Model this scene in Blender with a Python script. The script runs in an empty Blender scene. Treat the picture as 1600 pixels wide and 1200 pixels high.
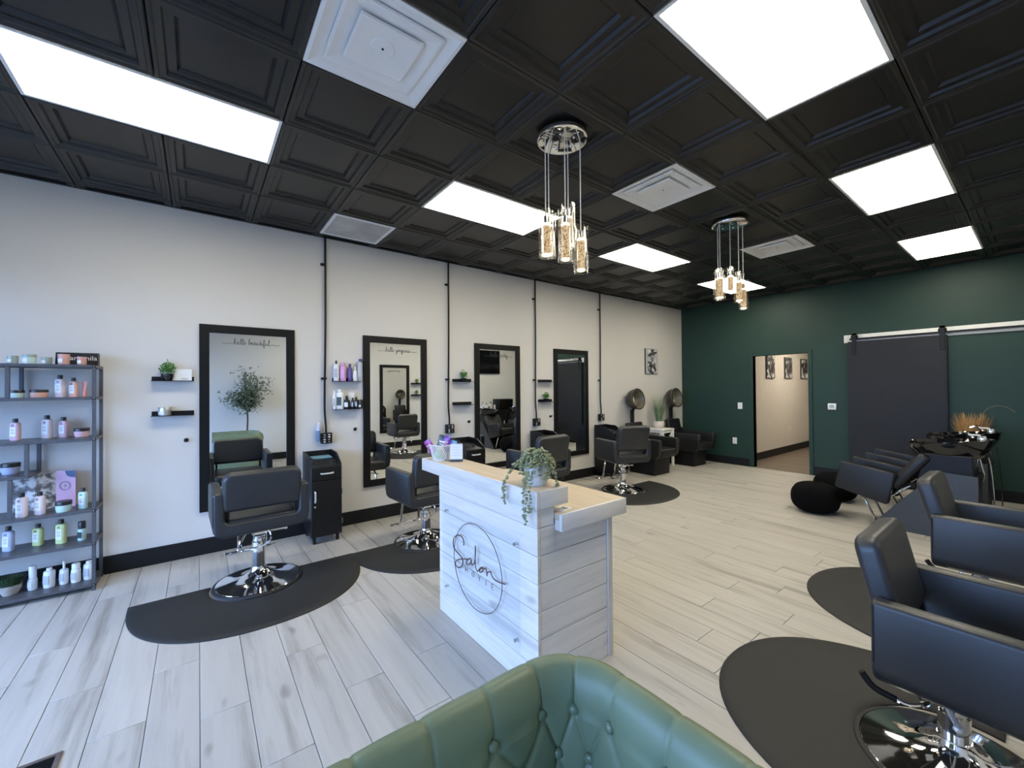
import bpy, bmesh, math, random
from mathutils import Vector, Matrix, Euler

PI = math.pi
random.seed(7)
SC = bpy.context.scene
COL = SC.collection

# ------------------------------------------------------------------ camera
H = 3.2353            # ceiling height
W = 5.65              # room width (left wall x=0)
YB = 8.42             # green back wall
YF = -2.63            # street front
cam_d = bpy.data.cameras.new('camera')
cam = bpy.data.objects.new('camera', cam_d)
COL.objects.link(cam)
R_ = Vector((0.60764621, 0.79416551, -0.00819955))
U_ = Vector((0.0124479181, 0.000799553345, 0.999922202))
D_ = Vector((-0.79411028, 0.607701, 0.00939986))
m3 = Matrix((R_, U_, -D_)).transposed()
cam.matrix_world = Matrix.Translation((4.8694, 0.0, 1.5486)) @ m3.to_4x4()
cam_d.sensor_width = 36.0
cam_d.lens = 640.3573 / 1600 * 36.0
cam_d.clip_start = 0.01
cam_d.clip_end = 200
SC.camera = cam

# ------------------------------------------------------------------ world, exposure
SC.view_settings.view_transform = 'Standard'
SC.view_settings.look = 'None'
SC.view_settings.gamma = 1.0
SC.view_settings.use_curve_mapping = False
SC.view_settings.exposure = 1.2
SKY = 6.6
PANEL = 7.4
w = bpy.data.worlds.new('sky'); SC.world = w
w.use_nodes = True
bg = w.node_tree.nodes['Background']
bg.inputs['Color'].default_value = (0.33, 0.53, 1.0, 1)
bg.inputs['Strength'].default_value = SKY
# the daylight comes in through the three panes of the street front
WINS = [(0.35, 1.95), (2.05, 3.65), (3.75, 5.35)]
for a, b in WINS:
    L = bpy.data.lights.new('window_portal', 'AREA')
    L.shape = 'RECTANGLE'; L.size = b - a; L.size_y = 2.30
    L.cycles.is_portal = True
    o = bpy.data.objects.new('window_portal', L); COL.objects.link(o)
    o.location = ((a + b) / 2, YF - 0.11, 1.26)
    o.rotation_euler = (PI / 2, 0, PI)
    o.rotation_euler = Vector((0, 1, 0)).to_track_quat('-Z', 'Z').to_euler()

# ------------------------------------------------------------------ materials
def srgb(r, g, b):
    f = lambda c: (c / 255 / 12.92) if c / 255 <= 0.04045 else ((c / 255 + 0.055) / 1.055) ** 2.4
    return (f(r), f(g), f(b), 1)

class NT:
    def __init__(s, name):
        s.m = bpy.data.materials.new(name); s.m.use_nodes = True
        s.t = s.m.node_tree; s.n = s.t.nodes; s.p = s.n['Principled BSDF']
        s.out = s.n['Material Output']
    def add(s, k, **kw):
        n = s.n.new(k)
        for a, b in kw.items(): setattr(n, a, b)
        return n
    def link(s, a, b): s.t.links.new(a, b)
    def ramp(s, fac, stops, interp='LINEAR'):
        r = s.add('ShaderNodeValToRGB'); r.color_ramp.interpolation = interp
        e = r.color_ramp.elements
        while len(e) < len(stops): e.new(0.5)
        for i, (p, c) in enumerate(stops): e[i].position = p; e[i].color = c
        s.link(fac, r.inputs[0]); return r.outputs[0]
    def noise(s, scale, detail=4, rough=0.55, vec=None, stretch=None, rand=False):
        tc = s.add('ShaderNodeTexCoord'); v = tc.outputs['Object']
        if rand:
            oi = s.add('ShaderNodeObjectInfo')
            mul = s.add('ShaderNodeMath', operation='MULTIPLY'); s.link(oi.outputs['Random'], mul.inputs[0]); mul.inputs[1].default_value = 37.0
            ad = s.add('ShaderNodeVectorMath', operation='ADD'); s.link(v, ad.inputs[0]); s.link(mul.outputs[0], ad.inputs[1]); v = ad.outputs[0]
        if stretch:
            mp = s.add('ShaderNodeMapping'); mp.inputs['Scale'].default_value = stretch; s.link(v, mp.inputs[0]); v = mp.outputs[0]
        n = s.add('ShaderNodeTexNoise'); n.inputs['Scale'].default_value = scale
        n.inputs['Detail'].default_value = detail; n.inputs['Roughness'].default_value = rough
        s.link(v, n.inputs['Vector']); return n.outputs[0]
    def bump(s, h, strength=0.2, dist=0.01):
        b = s.add('ShaderNodeBump'); b.inputs['Strength'].default_value = strength; b.inputs['Distance'].default_value = dist
        s.link(h, b.inputs['Height']); s.link(b.outputs[0], s.p.inputs['Normal'])

def mul(c, k): return (min(c[0] * k, 1), min(c[1] * k, 1), min(c[2] * k, 1), 1)

def mat(name, c, rough=0.5, metal=0.0, var=0.08, vs=6.0, bump=0.0, bs=120.0, spec=0.5, coat=0.0):
    t = NT(name)
    n = t.noise(vs)
    col = t.ramp(n, [(0.3, mul(c, 1 - var)), (0.7, mul(c, 1 + var))])
    t.link(col, t.p.inputs['Base Color'])
    t.p.inputs['Roughness'].default_value = rough
    t.p.inputs['Metallic'].default_value = metal
    t.p.inputs['Specular IOR Level'].default_value = spec
    t.p.inputs['Coat Weight'].default_value = coat
    if bump: t.bump(t.noise(bs, 2), bump, 0.004)
    return t.m

def glass_mat(name, tint=(1, 1, 1, 1), rough=0.0, clear=0.85):
    # thin sheet: sees straight through, reflects at grazing angles
    t = NT(name); t.n.remove(t.p)
    tr = t.add('ShaderNodeBsdfTransparent'); tr.inputs[0].default_value = tint
    gl = t.add('ShaderNodeBsdfGlossy'); gl.inputs['Roughness'].default_value = rough
    lw = t.add('ShaderNodeLayerWeight'); lw.inputs['Blend'].default_value = 1 - clear
    mx = t.add('ShaderNodeMixShader')
    t.link(lw.outputs['Fresnel'], mx.inputs[0]); t.link(tr.outputs[0], mx.inputs[1]); t.link(gl.outputs[0], mx.inputs[2])
    t.link(mx.outputs[0], t.out.inputs['Surface'])
    return t.m

def emis(name, c, s, pattern=None):
    t = NT(name); t.p.inputs['Base Color'].default_value = (0.05, 0.045, 0.04, 1) if pattern else c
    t.p.inputs['Emission Color'].default_value = c; t.p.inputs['Emission Strength'].default_value = s
    if pattern:
        n = t.noise(pattern, 1)
        col = t.ramp(n, [(0.40, (0.30, 0.14, 0.04, 1)), (0.5, c), (0.60, (1, 0.84, 0.55, 1))])
        t.link(col, t.p.inputs['Emission Color'])
    return t.m

def wood(name, base, dark, along='x', scale=1.0, rough=0.5, knots=True, tint=0.05, bump=0.08):
    t = NT(name)
    st = {'x': (0.7, 9, 9), 'y': (9, 0.7, 9), 'z': (9, 9, 0.7)}[along]
    st = tuple(a * scale for a in st)
    n1 = t.noise(1.6, 6, 0.62, stretch=st, rand=True)
    n2 = t.noise(5.0, 3, 0.5, stretch=st, rand=True)
    c1 = t.ramp(n1, [(0.30, dark), (0.47, base), (0.75, mul(base, 1.06))])
    c2 = t.ramp(n2, [(0.25, (0.86, 0.86, 0.86, 1)), (0.6, (1, 1, 1, 1))])
    mx = t.add('ShaderNodeMixRGB', blend_type='MULTIPLY'); mx.inputs[0].default_value = 0.8
    t.link(c1, mx.inputs[1]); t.link(c2, mx.inputs[2]); out = mx.outputs[0]
    if knots:
        st2 = tuple((3.0 if a < 2 * scale else 7.0) for a in st)
        n3 = t.noise(1.3, 1, 0.4, stretch=st2, rand=True)
        k = t.ramp(n3, [(0.17, (0.55, 0.52, 0.50, 1)), (0.27, (1, 1, 1, 1))])
        m2 = t.add('ShaderNodeMixRGB', blend_type='MULTIPLY'); m2.inputs[0].default_value = 0.9
        t.link(out, m2.inputs[1]); t.link(k, m2.inputs[2]); out = m2.outputs[0]
    oi = t.add('ShaderNodeObjectInfo')
    hs = t.add('ShaderNodeHueSaturation')
    mr = t.add('ShaderNodeMapRange'); mr.inputs[3].default_value = 1 - tint; mr.inputs[4].default_value = 1 + tint
    t.link(oi.outputs['Random'], mr.inputs[0]); t.link(mr.outputs[0], hs.inputs['Value']); t.link(out, hs.inputs['Color'])
    t.link(hs.outputs[0], t.p.inputs['Base Color'])
    t.p.inputs['Roughness'].default_value = rough
    if bump: t.bump(n2, bump, 0.004)
    return t.m

def blotch(name, scale=9.0, lo=0.42, hi=0.56, w_=(0.75, 0.75, 0.73, 1), b_=(0.015, 0.015, 0.016, 1)):
    t = NT(name)
    n = t.noise(scale, 3, 0.6)
    t.link(t.ramp(n, [(lo, b_), ((lo + hi) / 2, (0.18, 0.18, 0.18, 1)), (hi, w_)]), t.p.inputs['Base Color'])
    t.p.inputs['Roughness'].default_value = 0.6
    return t.m

M = {}
M['wall'] = mat('wall_paint', (0.62, 0.60, 0.565, 1), 0.62, var=0.015, vs=1.5, bump=0.05, bs=260)
M['white_wall'] = mat('white_wall_paint', (0.66, 0.65, 0.62, 1), 0.6, var=0.015, vs=1.5, bump=0.05, bs=260)
M['green'] = mat('green_wall_paint', (0.0175, 0.045, 0.035, 1), 0.5, var=0.06, vs=1.2, bump=0.08, bs=260, spec=0.3)
M['hall'] = mat('hallway_paint', (0.64, 0.595, 0.525, 1), 0.6, var=0.02)
M['black_trim'] = mat('black_trim_paint', (0.0055, 0.006, 0.007, 1), 0.5, var=0.1, spec=0.3)
M['ceil'] = mat('black_ceiling_tile', (0.0115, 0.0113, 0.011, 1), 0.38, var=0.15, vs=3, bump=0.12, bs=180)
M['grid'] = mat('black_grid_metal', (0.013, 0.013, 0.013, 1), 0.4)
M['floor'] = wood('plank_floor', (0.46, 0.435, 0.395, 1), (0.27, 0.245, 0.21, 1), 'x', 0.55, 0.42, knots=True, tint=0.05, bump=0.04)
M['gap'] = mat('plank_gap', (0.16, 0.15, 0.14, 1), 0.8)
M['hall_floor'] = wood('hall_plank_floor', (0.17, 0.13, 0.10, 1), (0.075, 0.058, 0.045, 1), 'x', 0.6, 0.45)
M['panel'] = emis('light_panel', (1.0, 0.935, 0.77, 1), PANEL)
M['white_metal'] = mat('white_enamel', (0.84, 0.84, 0.83, 1), 0.4, var=0.03)
M['grille'] = mat('grey_perforated_grille', (0.50, 0.50, 0.48, 1), 0.5, var=0.25, vs=3)
M['dark'] = mat('dark_void', (0.01, 0.01, 0.01, 1), 0.8)
M['leather'] = mat('black_vinyl', (0.016, 0.018, 0.021, 1), 0.44, var=0.12, vs=4, bump=0.10, bs=320, spec=0.65)
M['leather2'] = mat('black_vinyl_soft', (0.006, 0.006, 0.007, 1), 0.45, var=0.12, vs=4, bump=0.10, bs=320)
M['rubber'] = mat('black_foam_mat', (0.010, 0.010, 0.0096, 1), 0.64, var=0.12, vs=5, bump=0.2, bs=240)
M['chrome'] = mat('chrome', (0.80, 0.80, 0.81, 1), 0.06, 1.0, var=0.02)
M['steel'] = mat('brushed_steel', (0.62, 0.62, 0.62, 1), 0.25, 1.0, var=0.05)
M['mirror'] = mat('mirror_silver', (0.88, 0.90, 0.89, 1), 0.0, 1.0, var=0.0)
M['frame'] = mat('black_mirror_frame', (0.005, 0.005, 0.0055, 1), 0.45, var=0.15, spec=0.25)
M['black'] = mat('matt_black_paint', (0.005, 0.005, 0.006, 1), 0.45, var=0.12, spec=0.3)
M['gloss_black'] = mat('gloss_black_ceramic', (0.006, 0.006, 0.007, 1), 0.06, var=0.1, coat=0.5)
M['cart'] = mat('black_laminate', (0.006, 0.006, 0.0065, 1), 0.38, var=0.15, vs=30, spec=0.4)
M['handle'] = mat('satin_silver', (0.72, 0.72, 0.70, 1), 0.35, 0.3)
M['shelf'] = mat('dark_gunmetal', (0.085, 0.088, 0.10, 1), 0.38, 0.3, var=0.12, vs=20)
M['slate'] = mat('slate_door_paint', (0.017, 0.018, 0.022, 1), 0.55, var=0.08, vs=3, bump=0.08, bs=200, spec=0.3)
M['slate_panel'] = mat('grey_laminate', (0.043, 0.050, 0.060, 1), 0.45, var=0.06)
M['white'] = mat('white_plastic', (0.78, 0.78, 0.77, 1), 0.4, var=0.03)
M['white_trim'] = mat('white_trim_paint', (0.78, 0.77, 0.74, 1), 0.5, var=0.03)
M['shiplap'] = wood('whitewashed_board_warmed', (0.66, 0.61, 0.55, 1), (0.52, 0.475, 0.425, 1), 'x', 0.9, 0.55)  # colour tinted warm to offset the blue daylight on the desk front
M['shiplap_y'] = wood('whitewashed_side_brightened', (0.68, 0.66, 0.64, 1), (0.54, 0.52, 0.50, 1), 'y', 0.9, 0.55)  # same whitewash, painted lighter to lift the dimmer desk side
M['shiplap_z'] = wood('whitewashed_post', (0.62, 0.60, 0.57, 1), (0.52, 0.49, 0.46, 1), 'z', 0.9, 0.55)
M['pine'] = wood('warm_lit_pine_top', (0.57, 0.475, 0.36, 1), (0.47, 0.37, 0.265, 1), 'x', 0.8, 0.42)  # pale wood, with the tan of the warm panel light added to its colour
M['acrylic'] = glass_mat('clear_acrylic', (0.955, 0.97, 0.985, 1), 0.02, 0.96)
def shade_glass():
    t = NT('clear_glass'); t.n.remove(t.p)
    tr = t.add('ShaderNodeBsdfTransparent'); tr.inputs[0].default_value = (0.97, 0.97, 0.96, 1)
    g = t.add('ShaderNodeBsdfGlass'); g.inputs['IOR'].default_value = 1.45
    mx = t.add('ShaderNodeMixShader'); mx.inputs[0].default_value = 0.13
    t.link(tr.outputs[0], mx.inputs[1]); t.link(g.outputs[0], mx.inputs[2]); t.link(mx.outputs[0], t.out.inputs['Surface'])
    return t.m
M['glass'] = shade_glass()
M['cable'] = mat('pale_cable', (0.62, 0.61, 0.58, 1), 0.4)
M['pane'] = glass_mat('window_pane', (0.97, 0.985, 0.98, 1), 0.0, 0.92)
M['copper'] = mat('dark_rose_metal', (0.10, 0.06, 0.055, 1), 0.35, 0.4)
M['ink'] = mat('black_vinyl_lettering', (0.012, 0.012, 0.014, 1), 0.5)
M['sage'] = mat('sage_green_leather', (0.155, 0.205, 0.130, 1), 0.40, var=0.07, vs=5, bump=0.08, bs=260, spec=0.35)
M['sage_dark'] = mat('sage_green_button', (0.135, 0.185, 0.12, 1), 0.34)
M['leaf'] = mat('bright_leaf', (0.10, 0.27, 0.05, 1), 0.5, var=0.35, vs=40)
M['leaf2'] = mat('dusty_green_leaf', (0.26, 0.285, 0.15, 1), 0.5, var=0.3, vs=40)
M['leaf3'] = mat('olive_leaf', (0.15, 0.19, 0.115, 1), 0.5, var=0.35, vs=20)
M['grass'] = mat('grey_green_blade', (0.17, 0.25, 0.13, 1), 0.5, var=0.35, vs=20)
M['dark_grass'] = mat('dark_moss', (0.035, 0.075, 0.028, 1), 0.7, var=0.4, vs=50)
M['straw'] = mat('dried_straw', (0.55, 0.31, 0.12, 1), 0.7, var=0.35, vs=25)
M['bark'] = mat('grey_brown_bark', (0.09, 0.065, 0.055, 1), 0.8, var=0.3, vs=20)
M['concrete'] = mat('pale_speckled_pot', (0.62, 0.63, 0.63, 1), 0.6, var=0.15, vs=30)
M['stone'] = mat('beige_stone_bowl', (0.40, 0.36, 0.31, 1), 0.7, var=0.2, vs=20)
M['pinkpot'] = mat('pale_pink_pot', (0.70, 0.60, 0.54, 1), 0.5)
M['knit'] = mat('black_knit', (0.003, 0.003, 0.0035, 1), 0.95, var=0.2, vs=40, bump=0.6, bs=90, spec=0.1)
M['blue'] = mat('pale_blue_cloth', (0.16, 0.33, 0.42, 1), 0.7)
M['blueliq'] = mat('blue_liquid_plastic', (0.16, 0.25, 0.40, 1), 0.2)
M['tin'] = mat('silver_tin', (0.55, 0.56, 0.56, 1), 0.3, 0.7)
M['amber'] = mat('smoked_plastic', (0.035, 0.029, 0.02, 1), 0.2)
M['amber_in'] = mat('taupe_hood_lining', (0.14, 0.125, 0.09, 1), 0.35)
M['mauve'] = mat('magenta_wrapper', (0.32, 0.035, 0.24, 1), 0.25, var=0.3, vs=30)
M['purple'] = mat('violet_wrapper', (0.20, 0.04, 0.36, 1), 0.25, var=0.3, vs=30)
M['greywrap'] = mat('dark_grey_wrapper', (0.06, 0.065, 0.07, 1), 0.3, var=0.3, vs=30)
M['sky'] = mat('light_blue_wrapper', (0.20, 0.40, 0.70, 1), 0.3)
M['limewrap'] = mat('lime_wrapper', (0.38, 0.65, 0.12, 1), 0.3)
M['cream'] = mat('cream_wrapper', (0.75, 0.62, 0.38, 1), 0.4)
M['paper'] = mat('white_paper', (0.74, 0.77, 0.80, 1), 0.6, var=0.02)
M['photo'] = blotch('black_and_white_print', 11.0)
M['photo2'] = blotch('grey_toned_photo', 16.0, 0.34, 0.56, (0.66, 0.66, 0.66, 1), (0.10, 0.085, 0.08, 1))
M['screen'] = mat('black_screen', (0.004, 0.004, 0.005, 1), 0.12)
M['bulb'] = emis('lamp_glow', (1.0, 0.86, 0.62, 1), 1.2)
M['crystal'] = emis('bubble_crystal_glow', (1.0, 0.62, 0.26, 1), 0.30, 90.0)
M['lcd'] = emis('lcd_glow', (0.25, 0.33, 0.42, 1), 0.12)
def plastic(name, r, g, b): 
    M[name] = mat(name, srgb(r, g, b), 0.38, var=0.03)
plastic('p_pinkwhite', 222, 205, 205); plastic('p_peach', 226, 178, 160); plastic('p_coral', 220, 140, 122)
plastic('p_pink', 220, 182, 190); plastic('p_mint', 186, 214, 208); plastic('p_greymint', 150, 166, 160)
plastic('p_lav', 190, 196, 222); plastic('p_lime', 206, 214, 150); plastic('p_white', 228, 228, 226)
plastic('p_rose', 198, 150, 140); plastic('p_label', 232, 228, 226); plastic('p_purple', 92, 76, 140)
plastic('p_orchid', 214, 160, 208); plastic('p_silver', 178, 180, 184); plastic('p_darkgreen', 24, 44, 40)
plastic('p_cap', 30, 29, 32); plastic('p_deepcap', 70, 50, 110); plastic('p_cardpink', 226, 180, 205); plastic('p_cardblue', 70, 92, 128)
plastic('p_inkgrey', 70, 66, 72)

# ------------------------------------------------------------------ mesh helpers
def frames(pts, closed=False):
    n = len(pts); T = []
    for i in range(n):
        a = pts[i - 1] if (i > 0 or closed) else pts[0]
        b = pts[(i + 1) % n] if (i < n - 1 or closed) else pts[-1]
        t = (b - a)
        T.append(t.normalized() if t.length > 1e-9 else Vector((0, 0, 1)))
    u = T[0].orthogonal().normalized(); F = []
    for i in range(n):
        u = (u - T[i] * u.dot(T[i]))
        u = u.normalized() if u.length > 1e-6 else T[i].orthogonal().normalized()
        F.append((u, T[i].cross(u).normalized()))
    return F

def spline(pts, sub=6, closed=False):
    P = [Vector(p) for p in pts]; n = len(P); out = []
    rng = range(n if closed else n - 1)
    for i in rng:
        p0 = P[(i - 1) % n] if (closed or i > 0) else P[0]
        p1 = P[i]; p2 = P[(i + 1) % n]
        p3 = P[(i + 2) % n] if (closed or i + 2 < n) else P[-1]
        for k in range(sub):
            t = k / sub
            out.append(0.5 * ((2 * p1) + (p2 - p0) * t + (2 * p0 - 5 * p1 + 4 * p2 - p3) * t * t + (3 * p1 - p0 - 3 * p2 + p3) * t ** 3))
    if not closed: out.append(P[-1])
    return out

def rrect(x0, x1, y0, y1, r, seg=5):
    out = []
    rs = r if isinstance(r, (list, tuple)) else [r] * 4     # order: (x1,y1) (x0,y1) (x0,y0) (x1,y0)
    for (cx, cy, a0), q in zip(((x1, y1, 0), (x0, y1, 90), (x0, y0, 180), (x1, y0, 270)), rs):
        sx = -1 if cx == x1 else 1; sy = -1 if cy == y1 else 1
        if q <= 1e-6: out.append((cx, cy)); continue
        for k in range(seg + 1):
            a = math.radians(a0 + 90 * k / seg)
            out.append((cx + sx * q + q * math.cos(a), cy + sy * q + q * math.sin(a)))
    return out

class B:
    def __init__(s): s.bm = bmesh.new()
    def _xf(s, vs, Mx):
        if Mx is not None: bmesh.ops.transform(s.bm, matrix=Mx, verts=vs)
    def box(s, x0, x1, y0, y1, z0, z1, bev=0.0, seg=1, Mx=None):
        r = bmesh.ops.create_cube(s.bm, size=1.0); vs = r['verts']
        bmesh.ops.transform(s.bm, matrix=Matrix.Translation(((x0 + x1) / 2, (y0 + y1) / 2, (z0 + z1) / 2)) @ Matrix.Diagonal((abs(x1 - x0), abs(y1 - y0), abs(z1 - z0), 1)), verts=vs)
        if bev > 0:
            es = {e for v in vs for e in v.link_edges}
            rr = bmesh.ops.bevel(s.bm, geom=list(es), offset=bev, segments=seg, profile=0.5, affect='EDGES', clamp_overlap=True)
            vs = list({v for f in rr['faces'] for v in f.verts} | {v for v in vs if v.is_valid})
            seen = set(vs); st = list(vs)
            while st:
                v = st.pop()
                for e in v.link_edges:
                    ov = e.other_vert(v)
                    if ov not in seen: seen.add(ov); st.append(ov)
            vs = list(seen)
        s._xf(vs, Mx); return s
    def prism(s, poly, axis, lo, hi, bev=0.0, seg=2, Mx=None):
        # poly in the two other axes: axis x -> (y,z), y -> (x,z), z -> (x,y)
        def P(a, b, c):
            return {'x': (c, a, b), 'y': (a, c, b), 'z': (a, b, c)}[axis]
        v0 = [s.bm.verts.new(P(a, b, lo)) for a, b in poly]
        v1 = [s.bm.verts.new(P(a, b, hi)) for a, b in poly]
        n = len(poly)
        f0 = s.bm.faces.new(v0[::-1]); f1 = s.bm.faces.new(v1)
        for i in range(n): s.bm.faces.new((v0[i], v0[(i + 1) % n], v1[(i + 1) % n], v1[i]))
        vs = v0 + v1
        bmesh.ops.recalc_face_normals(s.bm, faces=list({f for v in vs for f in v.link_faces}))
        if bev > 0:
            es = list(f0.edges) + list(f1.edges)
            rr = bmesh.ops.bevel(s.bm, geom=es, offset=bev, segments=seg, profile=0.5, affect='EDGES', clamp_overlap=True)
            seen = set(v for f in rr['faces'] for v in f.verts); st = list(seen)
            while st:
                v = st.pop()
                for e in v.link_edges:
                    ov = e.other_vert(v)
                    if ov not in seen: seen.add(ov); st.append(ov)
            vs = list(seen)
        s._xf(vs, Mx); return s
    def lathe(s, prof, seg=24, c=(0, 0, 0), Mx=None, sx=1.0, sy=1.0):
        vs = []; rings = []
        for r, z in prof:
            if r < 1e-6:
                v = s.bm.verts.new((c[0], c[1], c[2] + z)); rings.append([v]); vs.append(v)
            else:
                ring = [s.bm.verts.new((c[0] + sx * r * math.cos(2 * PI * k / seg), c[1] + sy * r * math.sin(2 * PI * k / seg), c[2] + z)) for k in range(seg)]
                rings.append(ring); vs += ring
        for a, b in zip(rings[:-1], rings[1:]):
            for k in range(seg):
                k2 = (k + 1) % seg
                if len(a) == 1 and len(b) == 1: continue
                if len(a) == 1: s.bm.faces.new((a[0], b[k2], b[k]))
                elif len(b) == 1: s.bm.faces.new((a[k], a[k2], b[0]))
                else: s.bm.faces.new((a[k], a[k2], b[k2], b[k]))
        bmesh.ops.recalc_face_normals(s.bm, faces=list({f for v in vs for f in v.link_faces}))
        s._xf(vs, Mx); return s
    def cyl(s, p0, p1, r, seg=12, r2=None):
        p0 = Vector(p0); p1 = Vector(p1); d = p1 - p0
        q = d.to_track_quat('Z', 'Y').to_matrix().to_4x4()
        r2 = r if r2 is None else r2
        return s.lathe([(0, 0), (r, 0), (r2, d.length), (0, d.length)], seg, Mx=Matrix.Translation(p0) @ q)
    def tube(s, pts, r, seg=8, closed=False, taper=None):
        P = [Vector(p) for p in pts]; F = frames(P, closed); rings = []
        for i, (p, (u, v)) in enumerate(zip(P, F)):
            rr = r * (taper(i / max(1, len(P) - 1)) if taper else 1)
            rings.append([s.bm.verts.new(p + (u * math.cos(2 * PI * k / seg) + v * math.sin(2 * PI * k / seg)) * rr) for k in range(seg)])
        n = len(rings)
        for i in range(n if closed else n - 1):
            a, b = rings[i], rings[(i + 1) % n]
            for k in range(seg): s.bm.faces.new((a[k], a[(k + 1) % seg], b[(k + 1) % seg], b[k]))
        if not closed:
            s.bm.faces.new(rings[0][::-1]); s.bm.faces.new(rings[-1])
        return s
    def ico(s, c, r, sub=1, scale=(1, 1, 1)):
        rr = bmesh.ops.create_icosphere(s.bm, subdivisions=sub, radius=r)
        bmesh.ops.transform(s.bm, matrix=Matrix.Translation(c) @ Matrix.Diagonal((*scale, 1)), verts=rr['verts']); return s
    def quad(s, a, b, c, d): s.bm.faces.new([s.bm.verts.new(p) for p in (a, b, c, d)]); return s
    def leaf(s, p, d, n, l, wd):
        d = d.normalized(); side = d.cross(n)
        side = side.normalized() if side.length > 1e-5 else d.orthogonal().normalized()
        up = side.cross(d).normalized()
        pts = [p, p + d * l * 0.45 + side * wd * 0.5 + up * l * 0.04, p + d * l, p + d * l * 0.45 - side * wd * 0.5 + up * l * 0.04]
        s.bm.faces.new([s.bm.verts.new(q) for q in pts]); return s
    def build(s, name, m, parent=None, world=None, ang=38, kind=None):
        me = bpy.data.meshes.new(name)
        if world is not None:
            bmesh.ops.translate(s.bm, vec=-Vector(world), verts=s.bm.verts)
        s.bm.to_mesh(me); s.bm.free()
        for p in me.polygons: p.use_smooth = True
        try: me.set_sharp_from_angle(angle=math.radians(ang))
        except Exception: pass
        me.materials.append(M[m] if isinstance(m, str) else m)
        o = bpy.data.objects.new(name, me); COL.objects.link(o)
        if parent is not None: o.parent = parent
        elif world is not None: o.location = world
        if kind: o['kind'] = kind
        return o

def thing(name, label, cat, loc=(0, 0, 0), rz=0.0, group=None):
    o = bpy.data.objects.new(name, None); COL.objects.link(o)
    o.empty_display_size = 0.05
    o.location = loc; o.rotation_euler = (0, 0, rz)
    o['label'] = label; o['category'] = cat
    if group: o['group'] = group
    return o

def tag(o, label, cat, group=None):
    o['label'] = label; o['category'] = cat
    if group: o['group'] = group
    return o

def struct(o): o['kind'] = 'structure'; return o

def children(o): return [c for c in bpy.data.objects if c.parent is o]

def dup(root, loc, rz=None, label=None, group=None, kids=None):
    r = root.copy(); COL.objects.link(r); r.location = loc
    if rz is not None: r.rotation_euler = (0, 0, rz)
    if label: r['label'] = label
    if group: r['group'] = group
    for ch in (kids if kids is not None else list(root.children)):
        c = ch.copy(); COL.objects.link(c); c.parent = r
        for g in list(ch.children):
            d = g.copy(); COL.objects.link(d); d.parent = c
    return r

def retint(root, name, m):
    for c in root.children:
        if c.name.split('.')[0] == name:
            c.data = c.data.copy(); c.data.materials.clear(); c.data.materials.append(M[m])

# ------------------------------------------------------------------ the room
def simple(name, x0, x1, y0, y1, z0, z1, m, parent=None, bev=0.0, world=None, **k):
    return B().box(x0, x1, y0, y1, z0, z1, bev, 1).build(name, m, parent, world, **k)

WT = 0.12
struct(simple('wall_left', -WT, 0, YF - WT, YB + WT, -0.12, H + 0.15, 'wall'))
struct(simple('wall_right', W, W + WT, YF - WT, YB + WT, -0.12, H + 0.15, 'white_wall'))
# back wall with the doorway cut out (x 1.45 .. 2.345, z up to 2.12)
DX0, DX1, DZ = 1.45, 2.345, 2.115
b = B(); b.box(0, DX0, YB, YB + WT, -.12, H + 0.15); b.box(DX1, W, YB, YB + WT, -.12, H + 0.15); b.box(DX0, DX1, YB, YB + WT, DZ, H + 0.15)
struct(b.build('wall_back', 'green'))
# street front: piers, sill and head around three big panes
b = B(); b.box(0, W, YF - WT, YF, 2.40, H + 0.15); b.box(0, W, YF - WT, YF, -.12, 0.12)
xs = [0.0] + [v for w_ in WINS for v in w_] + [W]
for i in range(0, len(xs), 2): b.box(xs[i], xs[i + 1], YF - WT, YF, 0.12, 2.40)
struct(b.build('wall_front', 'white_wall'))
for i, (a, c) in enumerate(WINS):
    t = B()
    for x0, x1, z0, z1 in ((a, a + 0.045, 0.12, 2.40), (c - 0.045, c, 0.12, 2.40), (a + 0.045, c - 0.045, 0.12, 0.17), (a + 0.045, c - 0.045, 2.35, 2.40), (a + 0.045, c - 0.045, 1.88, 1.93)):
        t.box(x0, x1, YF - 0.09, YF - 0.03, z0, z1)
    o = struct(t.build('window_%d' % (i + 1), 'black_trim'))
    B().box(a + 0.045, c - 0.045, YF - 0.065, YF - 0.058, 0.17, 1.88).build('pane', 'pane', o)
    B().box(a + 0.045, c - 0.045, YF - 0.065, YF - 0.058, 1.93, 2.35).build('pane', 'pane', o)
# pavement outside so the sky is not seen below the horizon
struct(simple('floor.010', -20, 26, -40, YF - WT, -0.2, -0.06, mat('pavement', (0.14, 0.135, 0.13, 1), 0.8)))

# baseboards
BH = 0.15
struct(simple('baseboard_left', 0.0, 0.016, YF, YB, 0, BH, 'black_trim', bev=0.004))
struct(simple('baseboard_right', W - 0.016, W, YF, YB, 0, BH, 'black_trim', bev=0.004))
b = B(); b.box(0.016, DX0 - 0.075, YB - 0.016, YB, 0, BH, 0.004); b.box(DX1 + 0.06, W - 0.016, YB - 0.016, YB, 0, BH, 0.004)
struct(b.build('baseboard_back', 'black_trim'))
# doorway casing
b = B(); b.box(DX0 - 0.075, DX0, YB - 0.018, YB + WT, 0, DZ + 0.06, 0.003); b.box(DX1, DX1 + 0.06, YB - 0.018, YB + WT, 0, DZ + 0.06, 0.003)
b.box(DX0, DX1, YB - 0.018, YB + WT, DZ, DZ + 0.06, 0.003)
struct(b.build('trim_1', 'green'))

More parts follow.
